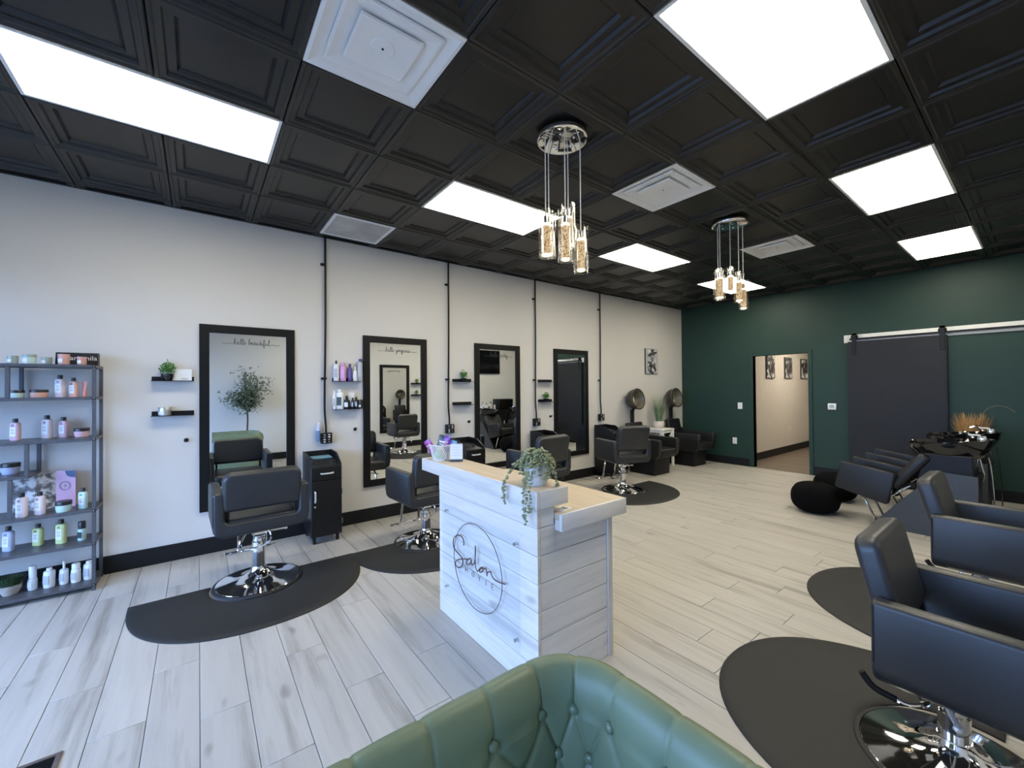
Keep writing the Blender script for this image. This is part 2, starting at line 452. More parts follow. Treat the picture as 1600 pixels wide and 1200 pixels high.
# hallway behind the doorway
HX = 1.17
struct(simple('wall_hallway', HX - 0.1, HX, YB + WT, 14.0, -.1, 2.75, 'hall'))
struct(simple('wall_hallway.001', 3.2, 3.3, YB + WT, 14.0, -.1, 2.75, 'hall'))
struct(simple('wall_hallway.002', HX - 0.1, 3.3, 14.0, 14.1, -.1, 2.75, 'hall'))
struct(simple('ceiling.001', HX - 0.1, 3.3, YB + WT, 14.1, 2.75, 2.85, 'white_wall'))
struct(simple('baseboard_hallway', HX, HX + 0.016, YB + WT, 14.0, 0, BH, 'black_trim'))
hf = struct(simple('floor.001', HX - 0.1, 3.3, YB, 14.1, -0.1, -0.012, 'gap'))
hp = None
for i in range(28):
    y = YB + 0.005 + i * 0.2
    x0 = HX - 0.1 - random.uniform(0, 0.9)
    for k in range(3):
        a = max(x0 + k * 1.2, HX - 0.1); c = min(x0 + (k + 1) * 1.2, 3.3)
        if c - a > 0.05: B().box(a + 0.001, c - 0.001, y + 0.001, y + 0.199, -0.012, 0.0, 0.002).build('plank', 'hall_floor', hf)
o = thing('unseen_hall_light', 'unseen light panel brightening the hallway beyond the doorway', 'ceiling light', (2.3, 10.6, 2.72))  # out of view, strength set to brighten the hallway
B().box(-0.3, 0.3, -0.6, 0.6, 0.0, 0.03, 0.004).build('diffuser', emis('hall_panel', (1.0, 0.90, 0.75, 1), 8.0), o)

# main floor: slab and single planks, 0.2 m wide, running across the room
fl = struct(simple('floor', 0, W, YF - WT, YB, -0.12, -0.010, 'gap'))
rows0 = -14; pm = {}
KN = {0: 2.43, -1: 1.88, 1: 2.90, 2: 2.16, 3: 2.645, 4: 3.03, 5: 2.62, 13: 3.755, 15: 3.806}
PLEN = 1.24
pcount = 0; behind = B(); rnd = random.Random(3)
for k in range(rows0, 43):
    y0 = 0.005 + 0.2 * k; y1 = min(y0 + 0.2, YB)
    y0 = max(y0, YF)
    if y1 - y0 < 0.02: continue
    j = KN.get(k, rnd.uniform(0, PLEN)); j = j - PLEN * math.ceil(j / PLEN)
    x = j
    while x < W:
        a = max(x, 0); c = min(x + PLEN, W); x += PLEN
        if c - a < 0.03: continue
        if k < -6:
            behind.box(a + 0.0012, c - 0.0012, y0 + 0.0012, y1 - 0.0012, -0.010, 0.0); continue
        key = (round(c - a, 3), round(y1 - y0, 3))
        if key not in pm:
            o = B().box(-(c - a) / 2 + 0.0012, (c - a) / 2 - 0.0012, -(y1 - y0) / 2 + 0.0012, (y1 - y0) / 2 - 0.0012, -0.010, 0.0, 0.0018).build('plank', 'floor', fl)
            pm[key] = o.data
        else:
            o = bpy.data.objects.new('plank', pm[key]); COL.objects.link(o); o.parent = fl
        o.location = ((a + c) / 2, (y0 + y1) / 2, 0); pcount += 1
behind.build('plank', 'floor', fl, kind='stuff')

# ceiling: slab, tiles, lights, vents on a 0.61 m grid
GX, GY, G = 1.3596, 0.4229, 0.61
ce = struct(simple('ceiling', 0, W, YF - WT, YB, H + 0.05, H + 0.15, 'grid'))
LIGHTS = [(0, -2, 'front left light panel, left of the big white air vent'), (0, 2, 'light panel behind the glass cylinders of the nearer pendant'),
          (0, 6, 'light panel between the two pendants, over the styling row'), (0, 10, 'far light panel behind the glass cylinders of the farther pendant'),
          (4, 2, 'largest light panel at the top right of the photo'),
          (4, 6, 'light panel in the middle of the right hand row'), (4, 10, 'light panel nearest the green wall on the right')]
VENTS = [(2, 0, 'large white air diffuser at the top, nearest the camera'), (2, 4, 'white air diffuser between the two pendants'), (2, 8, 'farthest white air diffuser, right of the farther pendant')]
RET = (-2, 1)
used = {RET}
for i, j, _ in LIGHTS: used |= {(i, j), (i, j + 1)}
for i, j, _ in VENTS: used.add((i, j))
TW = G - 0.004
def tile_mesh(x0, x1, y0, y1):
    b = B(); bm = b.bm
    prof = [(0.0, 0.0), (0.004, -0.005), (0.012, -0.007), (0.020, -0.005), (0.025, 0.0), (0.052, 0.0), (0.061, 0.015), (0.097, 0.015), (0.108, 0.031), (0.116, 0.028)]
    h = TW / 2; rings = []
    for ins, z in prof:
        q = h - ins; rings.append([bm.verts.new(p) for p in ((-q, -q, z), (q, -q, z), (q, q, z), (-q, q, z))])
    for a, c in zip(rings[:-1], rings[1:]):
        for k in range(4): bm.faces.new((a[k], c[k], c[(k + 1) % 4], a[(k + 1) % 4]))
    bm.faces.new(rings[-1][::-1])
    for co, no, cond in (((x0, 0, 0), (-1, 0, 0), x0 > -h), ((x1, 0, 0), (1, 0, 0), x1 < h), ((0, y0, 0), (0, -1, 0), y0 > -h), ((0, y1, 0), (0, 1, 0), y1 < h)):
        if cond:
            bmesh.ops.bisect_plane(bm, geom=bm.verts[:] + bm.edges[:] + bm.faces[:], plane_co=co, plane_no=no, clear_outer=True)
    bmesh.ops.recalc_face_normals(bm, faces=bm.faces)
    for f in bm.faces: f.normal_update()
    if sum(f.normal.z * f.calc_area() for f in bm.faces) > 0: bmesh.ops.reverse_faces(bm, faces=bm.faces)
    return b
tm = {}
for i in range(-3, 7):
    for j in range(-5, 14):
        if (i, j) in used: continue
        cx = GX + G * (i + 0.5); cy = GY + G * (j + 0.5)
        x0 = max(-TW / 2, 0 - cx); x1 = min(TW / 2, W - cx); y0 = max(-TW / 2, YF - cy); y1 = min(TW / 2, YB - cy)
        if x1 - x0 < 0.01 or y1 - y0 < 0.01: continue
        key = tuple(round(v, 3) for v in (x0, x1, y0, y1))
        if key not in tm:
            o = tile_mesh(x0, x1, y0, y1).build('ceiling_tile', 'ceil', ce, ang=12); tm[key] = o.data
        else:
            o = bpy.data.objects.new('ceiling_tile', tm[key]); COL.objects.link(o); o.parent = ce
        o.location = (cx, cy, H)
b = B()
for x0, x1, y0, y1 in ((0, .024, YF, YB), (W - .024, W, YF, YB), (.024, W - .024, YB - .024, YB), (.024, W - .024, YF, YF + .024)): b.box(x0, x1, y0, y1, H - .004, H + .05)
struct(b.build('trim_2', 'grid'))
lt0 = None
for i, j, lab in LIGHTS:
    c = (GX + G * (i + 0.5), GY + G * (j + 1), H)
    if lt0 is None:
        lt0 = thing('ceiling_light', lab, 'ceiling light', c, 0, 'flat ceiling light panels')
        b = B(); hx, hy = G / 2 - 0.002, G - 0.002
        for x0, x1, y0, y1 in ((-hx, -hx + 0.018, -hy, hy), (hx - 0.018, hx, -hy, hy), (-hx + 0.018, hx - 0.018, -hy, -hy + 0.018), (-hx + 0.018, hx - 0.018, hy - 0.018, hy)): b.box(x0, x1, y0, y1, -0.004, 0.05)
        b.build('frame', 'white_metal', lt0)
        B().box(-hx + 0.018, hx - 0.018, -hy + 0.018, hy - 0.018, 0.0, 0.006).build('diffuser', 'panel', lt0)
    else: dup(lt0, c, None, lab)
vt0 = None
for i, j, lab in VENTS:
    c = (GX + G * (i + 0.5), GY + G * (j + 0.5), H)
    if vt0 is None:
        vt0 = thing('ceiling_vent', lab, 'ceiling vent', c, 0, 'white square air diffusers')
        def sq_ring(prof):
            b = B(); rings = []
            for q, z in prof: rings.append([b.bm.verts.new(p) for p in ((-q, -q, z), (q, -q, z), (q, q, z), (-q, q, z))])
            for a, c_ in zip(rings[:-1], rings[1:]):
                for k in range(4): b.bm.faces.new((a[k], a[(k + 1) % 4], c_[(k + 1) % 4], c_[k]))
            return b, rings
        h = G / 2 - 0.001
        b, _ = sq_ring([(h, 0.05), (h, -0.006), (h - 0.018, -0.010), (0.205, 0.026), (0.16, 0.034)]); b.build('frame', 'white_metal', vt0, ang=20)
        b, _ = sq_ring([(0.16, 0.034), (0.226, 0.010), (0.226, -0.004), (0.214, -0.006), (0.135, 0.020), (0.10, 0.026)]); b.build('louvre', 'white_metal', vt0, ang=20)
        b, rg = sq_ring([(0.10, 0.026), (0.150, 0.002), (0.150, -0.012), (0.142, -0.014), (0.055, 0.004)]); b.bm.faces.new(rg[-1]); b.build('core', 'white_metal', vt0, ang=20)
        B().lathe([(0, 0.000), (0.056, 0.000), (0.062, 0.005)], 20).build('boss', 'white_metal', vt0)
        B().lathe([(0, -0.003), (0.006, -0.003), (0.006, 0.001)], 8).build('screw', 'dark', vt0)
        B().box(-h + 0.05, h - 0.05, -h + 0.05, h - 0.05, 0.055, 0.062).build('duct', 'grille', vt0)
    else: dup(vt0, c, None, lab)
c = (GX + G * (RET[0] + 0.5), GY + G * (RET[1] + 0.5), H)
t = thing('return_grille', 'white framed flat return grille by the left wall', 'ceiling vent', c)
b = B(); h = G / 2 - 0.002
for x0, x1, y0, y1 in ((-h, -h + 0.03, -h, h), (h - 0.03, h, -h, h), (-h + 0.03, h - 0.03, -h, -h + 0.03), (-h + 0.03, h - 0.03, h - 0.03, h)): b.box(x0, x1, y0, y1, -0.008, 0.05)
b.build('frame', 'white_metal', t)
b = B()
for k in range(40):
    x = -h + 0.033 + k * (2 * h - 0.066) / 40
    b.box(x, x + 0.010, -h + 0.03, h - 0.03, -0.002, 0.006)
b.build('slat', 'grille', t, kind='stuff')
B().box(-h + 0.03, h - 0.03, -h + 0.03, h - 0.03, 0.012, 0.02).build('filter', 'grille', t)

# ------------------------------------------------------------------ lettering as drawn strokes
GL = {  # single-stroke cursive letters: (points, advance), x-height 1
 'h': ([(0, .1), (.35, .9), (.62, 1.9), (.45, 2.2), (.28, 1.7), (.25, .05), (.36, .65), (.62, 1.0), (.78, .75), (.78, .15), (.95, 0)], 1.15),
 'e': ([(0, .25), (.35, .55), (.5, .85), (.33, 1.0), (.15, .6), (.22, .12), (.5, 0), (.75, .2)], .75),
 'l': ([(0, .2), (.35, 1.0), (.55, 1.9), (.4, 2.2), (.25, 1.6), (.28, .2), (.45, 0)], .6),
 'o': ([(.1, .4), (.25, .9), (.5, 1.0), (.25, .9), (.12, .4), (.32, 0), (.62, .35), (.55, .95), (.8, .85)], .9),
 'b': ([(0, .2), (.3, 1.0), (.5, 1.9), (.35, 2.2), (.2, 1.6), (.2, .3), (.38, 0), (.62, .35), (.5, .85), (.8, .8)], .85),
 'a': ([(.6, .9), (.3, 1.0), (.1, .5), (.3, .02), (.55, .4), (.62, .95), (.6, .2), (.78, 0), (.95, .2)], .95),
 'u': ([(0, .7), (.12, .95), (.12, .3), (.32, 0), (.6, .5), (.62, .95), (.62, .2), (.8, 0), (.95, .2)], .95),
 't': ([(0, .2), (.25, 1.0), (.35, 1.75), (.3, .3), (.45, 0), (.6, .2)], .6),
 'i': ([(0, .2), (.2, .95), (.2, .2), (.38, 0), (.55, .2)], .55),
 'f': ([(0, .2), (.35, 1.2), (.5, 2.0), (.35, 2.2), (.25, 1.5), (.22, -.6), (.35, -1.0), (.48, -.5), (.3, .1), (.65, .3)], .65),
 'g': ([(.6, .9), (.3, 1.0), (.1, .5), (.3, .02), (.55, .4), (.62, .95), (.6, -.5), (.4, -1.0), (.2, -.7), (.6, 0), (.85, .3)], .85),
 'r': ([(0, .2), (.2, 1.0), (.32, .85), (.55, .85), (.5, .2), (.68, 0), (.8, .2)], .8),
 's': ([(0, .2), (.35, 1.0), (.42, .6), (.5, .2), (.25, .02), (.15, .15), (.6, .15)], .65),
 'p': ([(0, .2), (.22, .95), (.2, -.9), (.25, .6), (.5, 1.0), (.7, .6), (.5, .05), (.3, .2), (.8, .15)], .85),
 'y': ([(0, .7), (.12, .95), (.15, .3), (.35, .1), (.6, .5), (.62, .95), (.58, -.5), (.38, -1.0), (.2, -.7), (.6, 0), (.85, .3)], .85),
 'v': ([(0, .7), (.15, .95), (.3, .1), (.5, .2), (.6, .95), (.85, .85)], .85),
 'd': ([(.6, .9), (.3, 1.0), (.1, .5), (.3, .02), (.55, .4), (.66, 2.1), (.62, .2), (.78, 0), (.95, .2)], .95),
 'n': ([(0, .7), (.15, .95), (.15, 0), (.2, .6), (.45, 1.0), (.62, .75), (.62, .15), (.78, 0)], .95),
 'm': ([(0, .7), (.15, .95), (.15, 0), (.2, .6), (.4, 1.0), (.55, .75), (.55, 0), (.6, .6), (.8, 1.0), (.95, .75), (.95, .15), (1.1, 0)], 1.25),
 ' ': ([(.2, .1)], .55),
}
def word_path(text):
    out = []; x = 0
    for ch in text:
        pts, adv = GL[ch]
        out += [(x + px, pz) for px, pz in pts]; x += adv
    return out, x

def script_line(parent, text, x_face, yc, zc, width, sign=1, m='ink'):
    words = text.split(' '); whole = len(words) - 1
    path, total = word_path(text)
    k = width * 0.62 / total; n = len(words)
    b = B(); x = -total / 2
    for wi, wd in enumerate(words):
        p, adv = word_path(wd)
        p = [(x + a, z) for a, z in p]
        if wi == 0: p = [(-total / 2 - total * .30, .35), (-total / 2 - total * .18, .15), (-total / 2 - total * .06, .35)] + p
        if wi == whole: p = p + [(total / 2 + total * .08, .35), (total / 2 + total * .2, .1), (total / 2 + total * .30, .4)]
        P = spline([(x_face, yc + sign * a * k, zc + z * k * .95) for a, z in p], 4)
        b.tube(P, 0.0018, 4); x += adv + GL[' '][1]
    b.build('lettering', m, parent, kind=None)

# ------------------------------------------------------------------ wall mirrors
ST = 1.522
def mirror(label, y0, text, x=0.0, side=1, z0=0.40, z1=2.178, wd=0.805):
    # side=1 hangs on the left wall facing +x, -1 on the right wall facing -x
    t = thing('wall_mirror', label, 'mirror', (x, y0 + wd / 2, z0), 0 if side == 1 else PI, 'black framed wall mirrors')
    h = wd / 2; hz = z1 - z0; fw = 0.078
    b = B()
    b.box(0, .028, -h, -h + fw, 0, hz, .003); b.box(0, .028, h - fw, h, 0, hz, .003)
    b.box(0, .028, -h + fw, h - fw, 0, fw, .003); b.box(0, .028, -h + fw, h - fw, hz - fw, hz, .003)
    b.build('frame', 'frame', t)
    B().box(0.004, .012, -h + fw, h - fw, fw, hz - fw).build('mirror_glass', 'mirror', t)
    if text: script_line(t, text, .0135, 0.02, hz - fw - 0.10, wd * 0.62)
    return t
mirror('wall mirror lettered hello beautiful, nearest the retail shelves', 0.006, 'hello beautiful')
mirror('wall mirror lettered hello gorgeous, behind the second styling chair', 0.006 + ST, 'hello gorgeous')
mirror('wall mirror above the snack basket, reflecting a black screen', 0.006 + 2 * ST + .01, 'hello pretty')
mirror('farthest styling mirror, reflecting the dark sliding door', 0.006 + 3 * ST, 'hello lovely')
mirror('mirror on the right wall, seen inside the hello gorgeous mirror', 3.72, 'good morning', W, -1)
mirror('mirror on the right wall facing the nearest right hand chair', 2.10, '', W, -1)

# ------------------------------------------------------------------ conduits with outlet boxes
def conduit(y, label):
    t = thing('conduit', label, 'electrical conduit', (0, y, 0), 0, 'black conduits down the left wall')
    yo = -0.012
    P = spline([(0.03, 0, 3.235), (0.03, 0, 2.4), (0.03, yo * .5, 1.9), (0.03, yo, 1.5), (0.03, yo, 1.3), (0.035, yo * .2, 1.15), (0.035, yo * .2, 1.06)], 5)
    B().tube(P, 0.0115, 8).build('pipe', 'black', t)
    for z in (2.93, 1.668):
        b = B(); b.box(0, .03, -.045, .012, z - .012, z + .012, .003); b.cyl((0.03, -.036, z), (0.036, -.036, z), .007, 8)
        b.build('clip', 'black', t)
    bx = B(); bx.box(0.0, .065, -.052, .058, .955, 1.07, .004, 2); bx.build('outlet_box', 'black', t)
    for dy in (-.022, .026):
        for dz in (-.038, -.013, .014, .039):
            B().box(.0645, .067, dy - .011, dy + .011, 1.012 + dz - .007, 1.012 + dz + .007, .001).build('socket', 'handle' if (dz > 0) == (dy > 0) else 'steel', t)
    return t
c1 = conduit(1.116, 'black conduit above the first black trolley, left of the shampoo shelves')
for k, lab in ((1, 'black conduit rising behind the snack basket'), (2, 'black conduit left of the farthest styling mirror'), (3, 'black conduit right of the farthest styling mirror')):
    dup(c1, (0, 1.116 + ST * k + (0.012 if k else 0), 0), None, lab)

# ------------------------------------------------------------------ ledges, hooks
def ledge(y0, y1, z, label, x=0.0, rz=0.0):
    t = thing('wall_shelf', label, 'wall shelf', (x, (y0 + y1) / 2, z), rz, 'thin black picture ledges')
    h = (y1 - y0) / 2
    B().box(0, .10, -h, h, -.005, 0, .001).build('shelf_board', 'black', t)
    B().box(0, .005, -h, h, 0, .036, .001).build('back_lip', 'black', t)
    return t
Z1, Z2 = 1.640, 1.327
for k, (n1, n2) in enumerate((('upper ledge holding a green plant and a white card', 'lower ledge holding a silver tin'),
                              ('upper ledge crowded with white, pink and purple bottles', 'lower ledge with white and black hair products'),
                              ('upper ledge holding one plant, above the snack basket', 'empty lower ledge above the snack basket'),
                              ('empty upper ledge beside the farthest styling mirror', 'lower ledge with a plant beside the farthest styling mirror'))):
    y = -0.332 + ST * k
    ledge(y, y + 0.30, Z1, n1); ledge(y, y + 0.30, Z2, n2)
for z, lab in ((Z1 + .03, 'upper ledge on the right wall seen in the hello gorgeous mirror'), (Z2 + .03, 'lower ledge on the right wall seen in the hello gorgeous mirror')):
    ledge(4.57, 4.88, z, lab, W, PI)
hk = thing('tool_hook', 'black wall hook left of the hello beautiful mirror', 'hook', (0, -0.09, 1.088), 0, 'black tool hooks')
b = B(); b.cyl((0, 0, 0), (.006, 0, 0), .019, 14); b.build('plate', 'black', hk)
b = B(); b.tube(spline([(.004, 0, -.004), (.03, 0, -.008), (.042, 0, .006), (.04, 0, .022)], 4), .0075, 8); b.build('prong', 'black', hk)
for k, lab in ((1, 'black wall hook left of the hello gorgeous mirror'), (2, 'black wall hook above the snack basket'), (3, 'black wall hook left of the farthest styling mirror')):
    dup(hk, (0, -0.09 + 1.527 * k, 1.086), None, lab)

# ------------------------------------------------------------------ small products
def bottle(label, x, y, z, w_, h, body, cap='p_cap', kind='bottle', group=None, cap_h=0.17, cap_w=0.46, sq=0.6, logo=True, shoulder=0.02, facing=-0.55, label_m=None):
    t = thing(kind, label, 'bottle', (x, y, z), facing, group)
    bh = h * (1 - cap_h); r = w_ / 2
    dx = r * sq
    b = B()
    rr = min(dx, r) * 0.9
    ring = lambda k: rrect(-dx * k, dx * k, -r * k, r * k, rr * k, 4)
    bm = b.bm; rings = []
    for k, zz in ((.90, 0), (1, .006), (1, bh - shoulder), (.93, bh - shoulder * .35), (.55, bh)):
        rings.append([bm.verts.new((px, py, zz)) for px, py in ring(k)])
    for a, c in zip(rings[:-1], rings[1:]):
        n = len(a)
        for i in range(n): bm.faces.new((a[i], a[(i + 1) % n], c[(i + 1) % n], c[i]))
    bm.faces.new(rings[0][::-1]); bm.faces.new(rings[-1])
    b.build('body', body, t)
    cr = r * cap_w
    B().lathe([(0, bh - .001), (cr, bh - .001), (cr, h - .004), (cr * .9, h), (0, h)], 14).build('cap', cap, t)
    if logo:
        lb = B(); lb.box(dx - .0004, dx + .0012, -r * .62, r * .62, bh * .22, bh * .72, .0005); lab = lb.build('front_label', label_m or 'p_label', t)
        if label_m is None:
            e = B(); e.tube([(dx + .0016, r * .2 * math.cos(a), bh * .83 + r * .2 * math.sin(a)) for a in [2 * PI * i / 14 for i in range(14)]], .0016, 4, True)
            for q, zz in ((.45, .6), (.3, .53), (.4, .44), (.34, .38)): e.box(dx + .001, dx + .0018, -r * q, r * q, bh * zz, bh * zz + .0025)
            e.build('print', 'p_inkgrey', t)
    return t

def jar(label, x, y, z, w_, h, body, lid, group=None, bowl=False, facing=-0.55, lid_h=0.28):
    t = thing('jar', label, 'jar', (x, y, z), facing, group)
    r = w_ / 2; bh = h * (1 - lid_h)
    prof = [(0, 0), (r * (.84 if bowl else .93), 0), (r * (.93 if bowl else .97), bh * .35), (r * .97, bh), (0, bh)]
    if bowl: lid_h = .36; bh = h * .64; prof = [(a, min(z, bh)) for a, z in prof]; prof[-1] = (0, bh); prof[-2] = (r * .97, bh)
    B().lathe(prof, 22).build('body', body, t)
    B().lathe([(0, bh), (r, bh), (r, h - .003), (r * .97, h), (0, h)], 22).build('lid', lid, t)
    b = B()
    for i in range(7):
        a0 = -.5 + i * 1 / 7.; a1 = a0 + 1 / 7.
        q = r * 1.0 + .0006
        b.quad((q * math.cos(a0), q * math.sin(a0), bh * .3), (q * math.cos(a1), q * math.sin(a1), bh * .3), (q * math.cos(a1), q * math.sin(a1), bh * .8), (q * math.cos(a0), q * math.sin(a0), bh * .8))
    if not bowl: b.build('front_label', 'p_label', t)
    else: b.bm.free()
    return t

def tube_pack(label, x, y, z, w_, h, body, cap, facing=-0.55):
    t = thing('cream_tube', label, 'tube', (x, y, z), facing)
    r = w_ / 2; b = B(); bm = b.bm; rings = []
    for k in range(7):
        q = k / 6; zz = h * .12 + (h * .88) * q
        rings.append([bm.verts.new((r * .55 * (1 - q * .95) * math.cos(a), r * (.62 + .38 * q) * math.sin(a), zz)) for a in [2 * PI * i / 14 for i in range(14)]])
    for a, c in zip(rings[:-1], rings[1:]):
        for i in range(14): bm.faces.new((a[i], a[(i + 1) % 14], c[(i + 1) % 14], c[i]))
    bm.faces.new(rings[0][::-1]); bm.faces.new(rings[-1]); b.build('body', body, t)
    B().lathe([(0, 0), (r * .5, 0), (r * .52, h * .12), (0, h * .12)], 14).build('cap', cap, t)
    return t

def leafy(parent, n, r, h, z, lw, m='leaf', seed=1, name='foliage'):
    rd = random.Random(seed); b = B()
    for i in range(n):
        a = rd.uniform(0, 2 * PI); q = math.sqrt(rd.random()); el = rd.uniform(0.1, 1.0)
        p = Vector((r * q * .8 * math.cos(a), r * q * .8 * math.sin(a), z + h * 1.25 * el * (1 - .45 * q)))
        d = Vector((math.cos(a) * (.3 + q), math.sin(a) * (.3 + q), rd.uniform(.6, 1.8)))
        for s in range(4):
            dd = d + Vector((rd.uniform(-.8, .8), rd.uniform(-.8, .8), rd.uniform(-.4, .6)))
            b.leaf(p, dd, Vector((rd.uniform(-1, 1), rd.uniform(-1, 1), 1)), lw * rd.uniform(1.2, 2.2), lw)
    for i in range(8):
        a = 2 * PI * i / 8
        b.tube([(0, 0, z - .01), (r * .25 * math.cos(a), r * .25 * math.sin(a), z + h * .4), (r * .6 * math.cos(a), r * .6 * math.sin(a), z + h * .8)], .0018, 4)
    return b.build(name, m, parent)

def pot_plant(label, x, y, z, pr, ph, fr, fh, seed, pot='gloss_black', m='leaf', lw=.012, n=90):
    t = thing('potted_plant', label, 'plant', (x, y, z))
    B().lathe([(0, 0), (pr * .75, 0), (pr * .98, ph * .55), (pr, ph), (pr * .88, ph), (pr * .86, ph * .9), (0, ph * .9)], 18).build('pot', pot, t)
    leafy(t, n, fr, fh, ph * .9, lw, m, seed)
    return t

# styling ledges
pot_plant('bright green plant in a glossy black pot on the left ledge', .052, -.222, Z1, .048, .062, .062, .10, 1)
t = thing('greeting_card', 'blank white card leaning on the wall beside a small plant', 'card', (0.012, -.125, Z1))
B().prism([(0.024, 0), (0.030, 0), (0.010, .105), (0.004, .105)], 'y', -.074, .076).build('sheet', 'paper', t)
B().prism([(0.028, .012), (0.0292, .012), (0.0273, .022), (0.0261, .022)], 'y', .0, .05).build('print', 'p_silver', t)
jar('silver tin with a grey label on the lower left ledge', .052, -.24, Z2, .095, .075, 'tin', 'tin', lid_h=.45)
gb = 'styling products on the second station'
bottle('tall white bottle with black nozzle, first on the upper ledge', .052, 1.221, Z1, .057, .228, 'p_white', 'p_cap', group=gb, cap_w=.3, sq=.9, facing=-.5, cap_h=.16, label_m='p_silver')
bottle('orchid pink bottle with rounded top on the upper ledge', .052, 1.292, Z1, .063, .209, 'p_orchid', 'p_orchid', group=gb, cap_w=.7, sq=.9, cap_h=.2, label_m='p_orchid')
bottle('slim purple spray bottle on the upper ledge', .052, 1.368, Z1, .044, .196, 'p_purple', 'p_deepcap', group=gb, cap_w=.6, sq=.95, cap_h=.2, label_m='p_purple')
bottle('short white pump bottle between purple and silver bottles', .052, 1.425, Z1, .048, .165, 'p_white', 'p_white', group=gb, cap_w=.4, sq=.95, cap_h=.28, label_m='p_label')
t = bottle('tall silver bottle with a tilted purple cap', .052, 1.480, Z1, .056, .225, 'p_silver', 'p_silver', group=gb, cap_w=.7, sq=.95, cap_h=.06, label_m='p_silver')
B().box(-.014, .014, -.016, .018, .218, .258, .006, 2, Matrix.Translation((0, .004, 0)) @ Matrix.Rotation(.0, 4, 'X')).build('nozzle', 'p_deepcap', t)
bottle('narrow white bottle at the left end of the lower ledge', .052, 1.200, Z2, .034, .200, 'p_white', 'p_white', group=gb, sq=.95, cap_w=.5, label_m='p_silver')
bottle('large white bottle with a dark green label', .052, 1.256, Z2, .080, .222, 'p_white', 'p_white', group=gb, sq=.55, cap_w=.5, cap_h=.16, label_m='p_darkgreen')
bottle('short black bottle with a wide white label', .060, 1.330, Z2, .064, .145, 'p_cap', 'p_cap', group=gb, sq=.9, cap_w=.42, cap_h=.3, label_m='p_white')
tube_pack('white tube standing behind two small black bottles', .026, 1.390, Z2, .073, .182, 'p_white', 'p_cap', -.3)
bottle('thin black bottle in front of the white tube', .068, 1.392, Z2, .030, .124, 'p_cap', 'p_cap', group=gb, sq=.95, cap_w=.7, label_m='p_silver')
bottle('slim black bottle with a grey stripe', .062, 1.434, Z2, .036, .132, 'p_cap', 'p_cap', group=gb, sq=.95, cap_w=.6, label_m='p_silver')
jar('small stacked dark jar at the right end of the lower ledge', .05, 1.482, Z2, .052, .10, 'p_cap', 'amber', lid_h=.5)
pot_plant('small green plant in a black square pot above the snack basket', .05, 2.862, Z1, .040, .046, .052, .10, 4, 'black', n=70)
pot_plant('small green plant on the lower ledge by the farthest styling mirror', .05, 4.366, Z2, .044, .05, .062, .085, 5, 'black', n=70)
pot_plant('small plant on the upper right wall ledge, seen in a mirror', W - .05, 4.73, Z1 + .03, .036, .046, .05, .10, 6, 'black', n=60)
pot_plant('small plant on the lower right wall ledge, seen in a mirror', W - .05, 4.715, Z2 + .03, .036, .046, .05, .10, 7, 'black', n=60)
# spray bottle hooked to the side of the first outlet box
t = thing('spray_bottle', 'half full blue spray bottle hanging beside the first outlet box', 'bottle', (.036, 1.035, .985))
B().lathe([(0, 0), (.021, 0), (.024, .01), (.024, .115), (0, .115)], 16).build('liquid', 'blueliq', t)
B().lathe([(.024, .115), (.022, .145), (.011, .175), (.011, .18), (0, .18)], 16).build('body', 'p_lav', t)
b = B(); b.box(-.008, .03, -.009, .009, .18, .205, .004); b.tube([(.02, 0, .185), (.026, 0, .165), (.018, 0, .15)], .004, 6); b.build('trigger', 'white', t)
B().box(-.036, .0, .02, .034, .05, .075, .003).build('hanger', 'black', t)

# canvas on the left wall near the corner
def canvas(label, loc, rz, wd, hg, m='photo', dep=.03):
    t = thing('canvas_print', label, 'picture', loc, rz)
    B().box(0, dep, -wd / 2, wd / 2, 0, hg, .003).build('canvas', 'p_inkgrey', t)
    B().box(dep, dep + .0015, -wd / 2 + .004, wd / 2 - .004, .004, hg - .004).build('print', m, t)
    return t
CV = canvas('black and white canvas of a figure in a wide hat above the hood dryers', (0, 7.26, 1.807), 0, .42, .505, 'p_silver')
def blob(cx, cz, rx, rz, m, off, rot=0.0):
    b = B(); P = []
    for i in range(20):
        a = 2 * PI * i / 20; u, v = rx * math.cos(a), rz * math.sin(a)
        P.append((.0318 + off, cx + u * math.cos(rot) - v * math.sin(rot), cz + u * math.sin(rot) + v * math.cos(rot)))
    b.bm.faces.new([b.bm.verts.new(p) for p in P]); return b.build('print', m, CV)
for i, q in enumerate(((0, .43, .15, .07, 'photo'), (.01, .40, .17, .035, 'p_inkgrey'), (.01, .345, .065, .075, 'p_cap'), (.015, .335, .045, .06, 'photo2'), (.0, .13, .15, .125, 'p_cap'), (.02, .23, .05, .05, 'photo2'), (-.10, .17, .035, .12, 'photo'), (.12, .20, .028, .11, 'photo2'), (.03, .10, .05, .10, 'photo'))):
    blob(q[0], q[1], q[2], q[3], q[4], .0003 * (i + 1), (.25 if i == 1 else .3 if i in (6, 7) else 0))
canvas('black and white canvas nearest the doorway in the hallway', (HX, 9.94, 1.712), 0, .42, .49, blotch('hallway_print_a', 10, .47, .62))
canvas('middle black and white canvas on the hallway wall', (HX, 10.96, 1.715), 0, .42, .49, blotch('hallway_print_b', 9, .46, .64, (.6, .6, .58, 1)))
canvas('farthest black and white canvas on the hallway wall', (HX, 11.98, 1.717), 0, .42, .49, blotch('hallway_print_c', 8, .48, .60))
t = thing('outlet_plate', 'white outlet plate low on the hallway wall', 'outlet', (HX, 11.05, .47))
B().box(0, .006, -.035, .035, 0, .115, .002).build('plate', 'white', t)
for z in (.03, .072): B().box(.006, .009, -.017, .017, z - .014, z + .014, .002).build('socket', 'white', t)
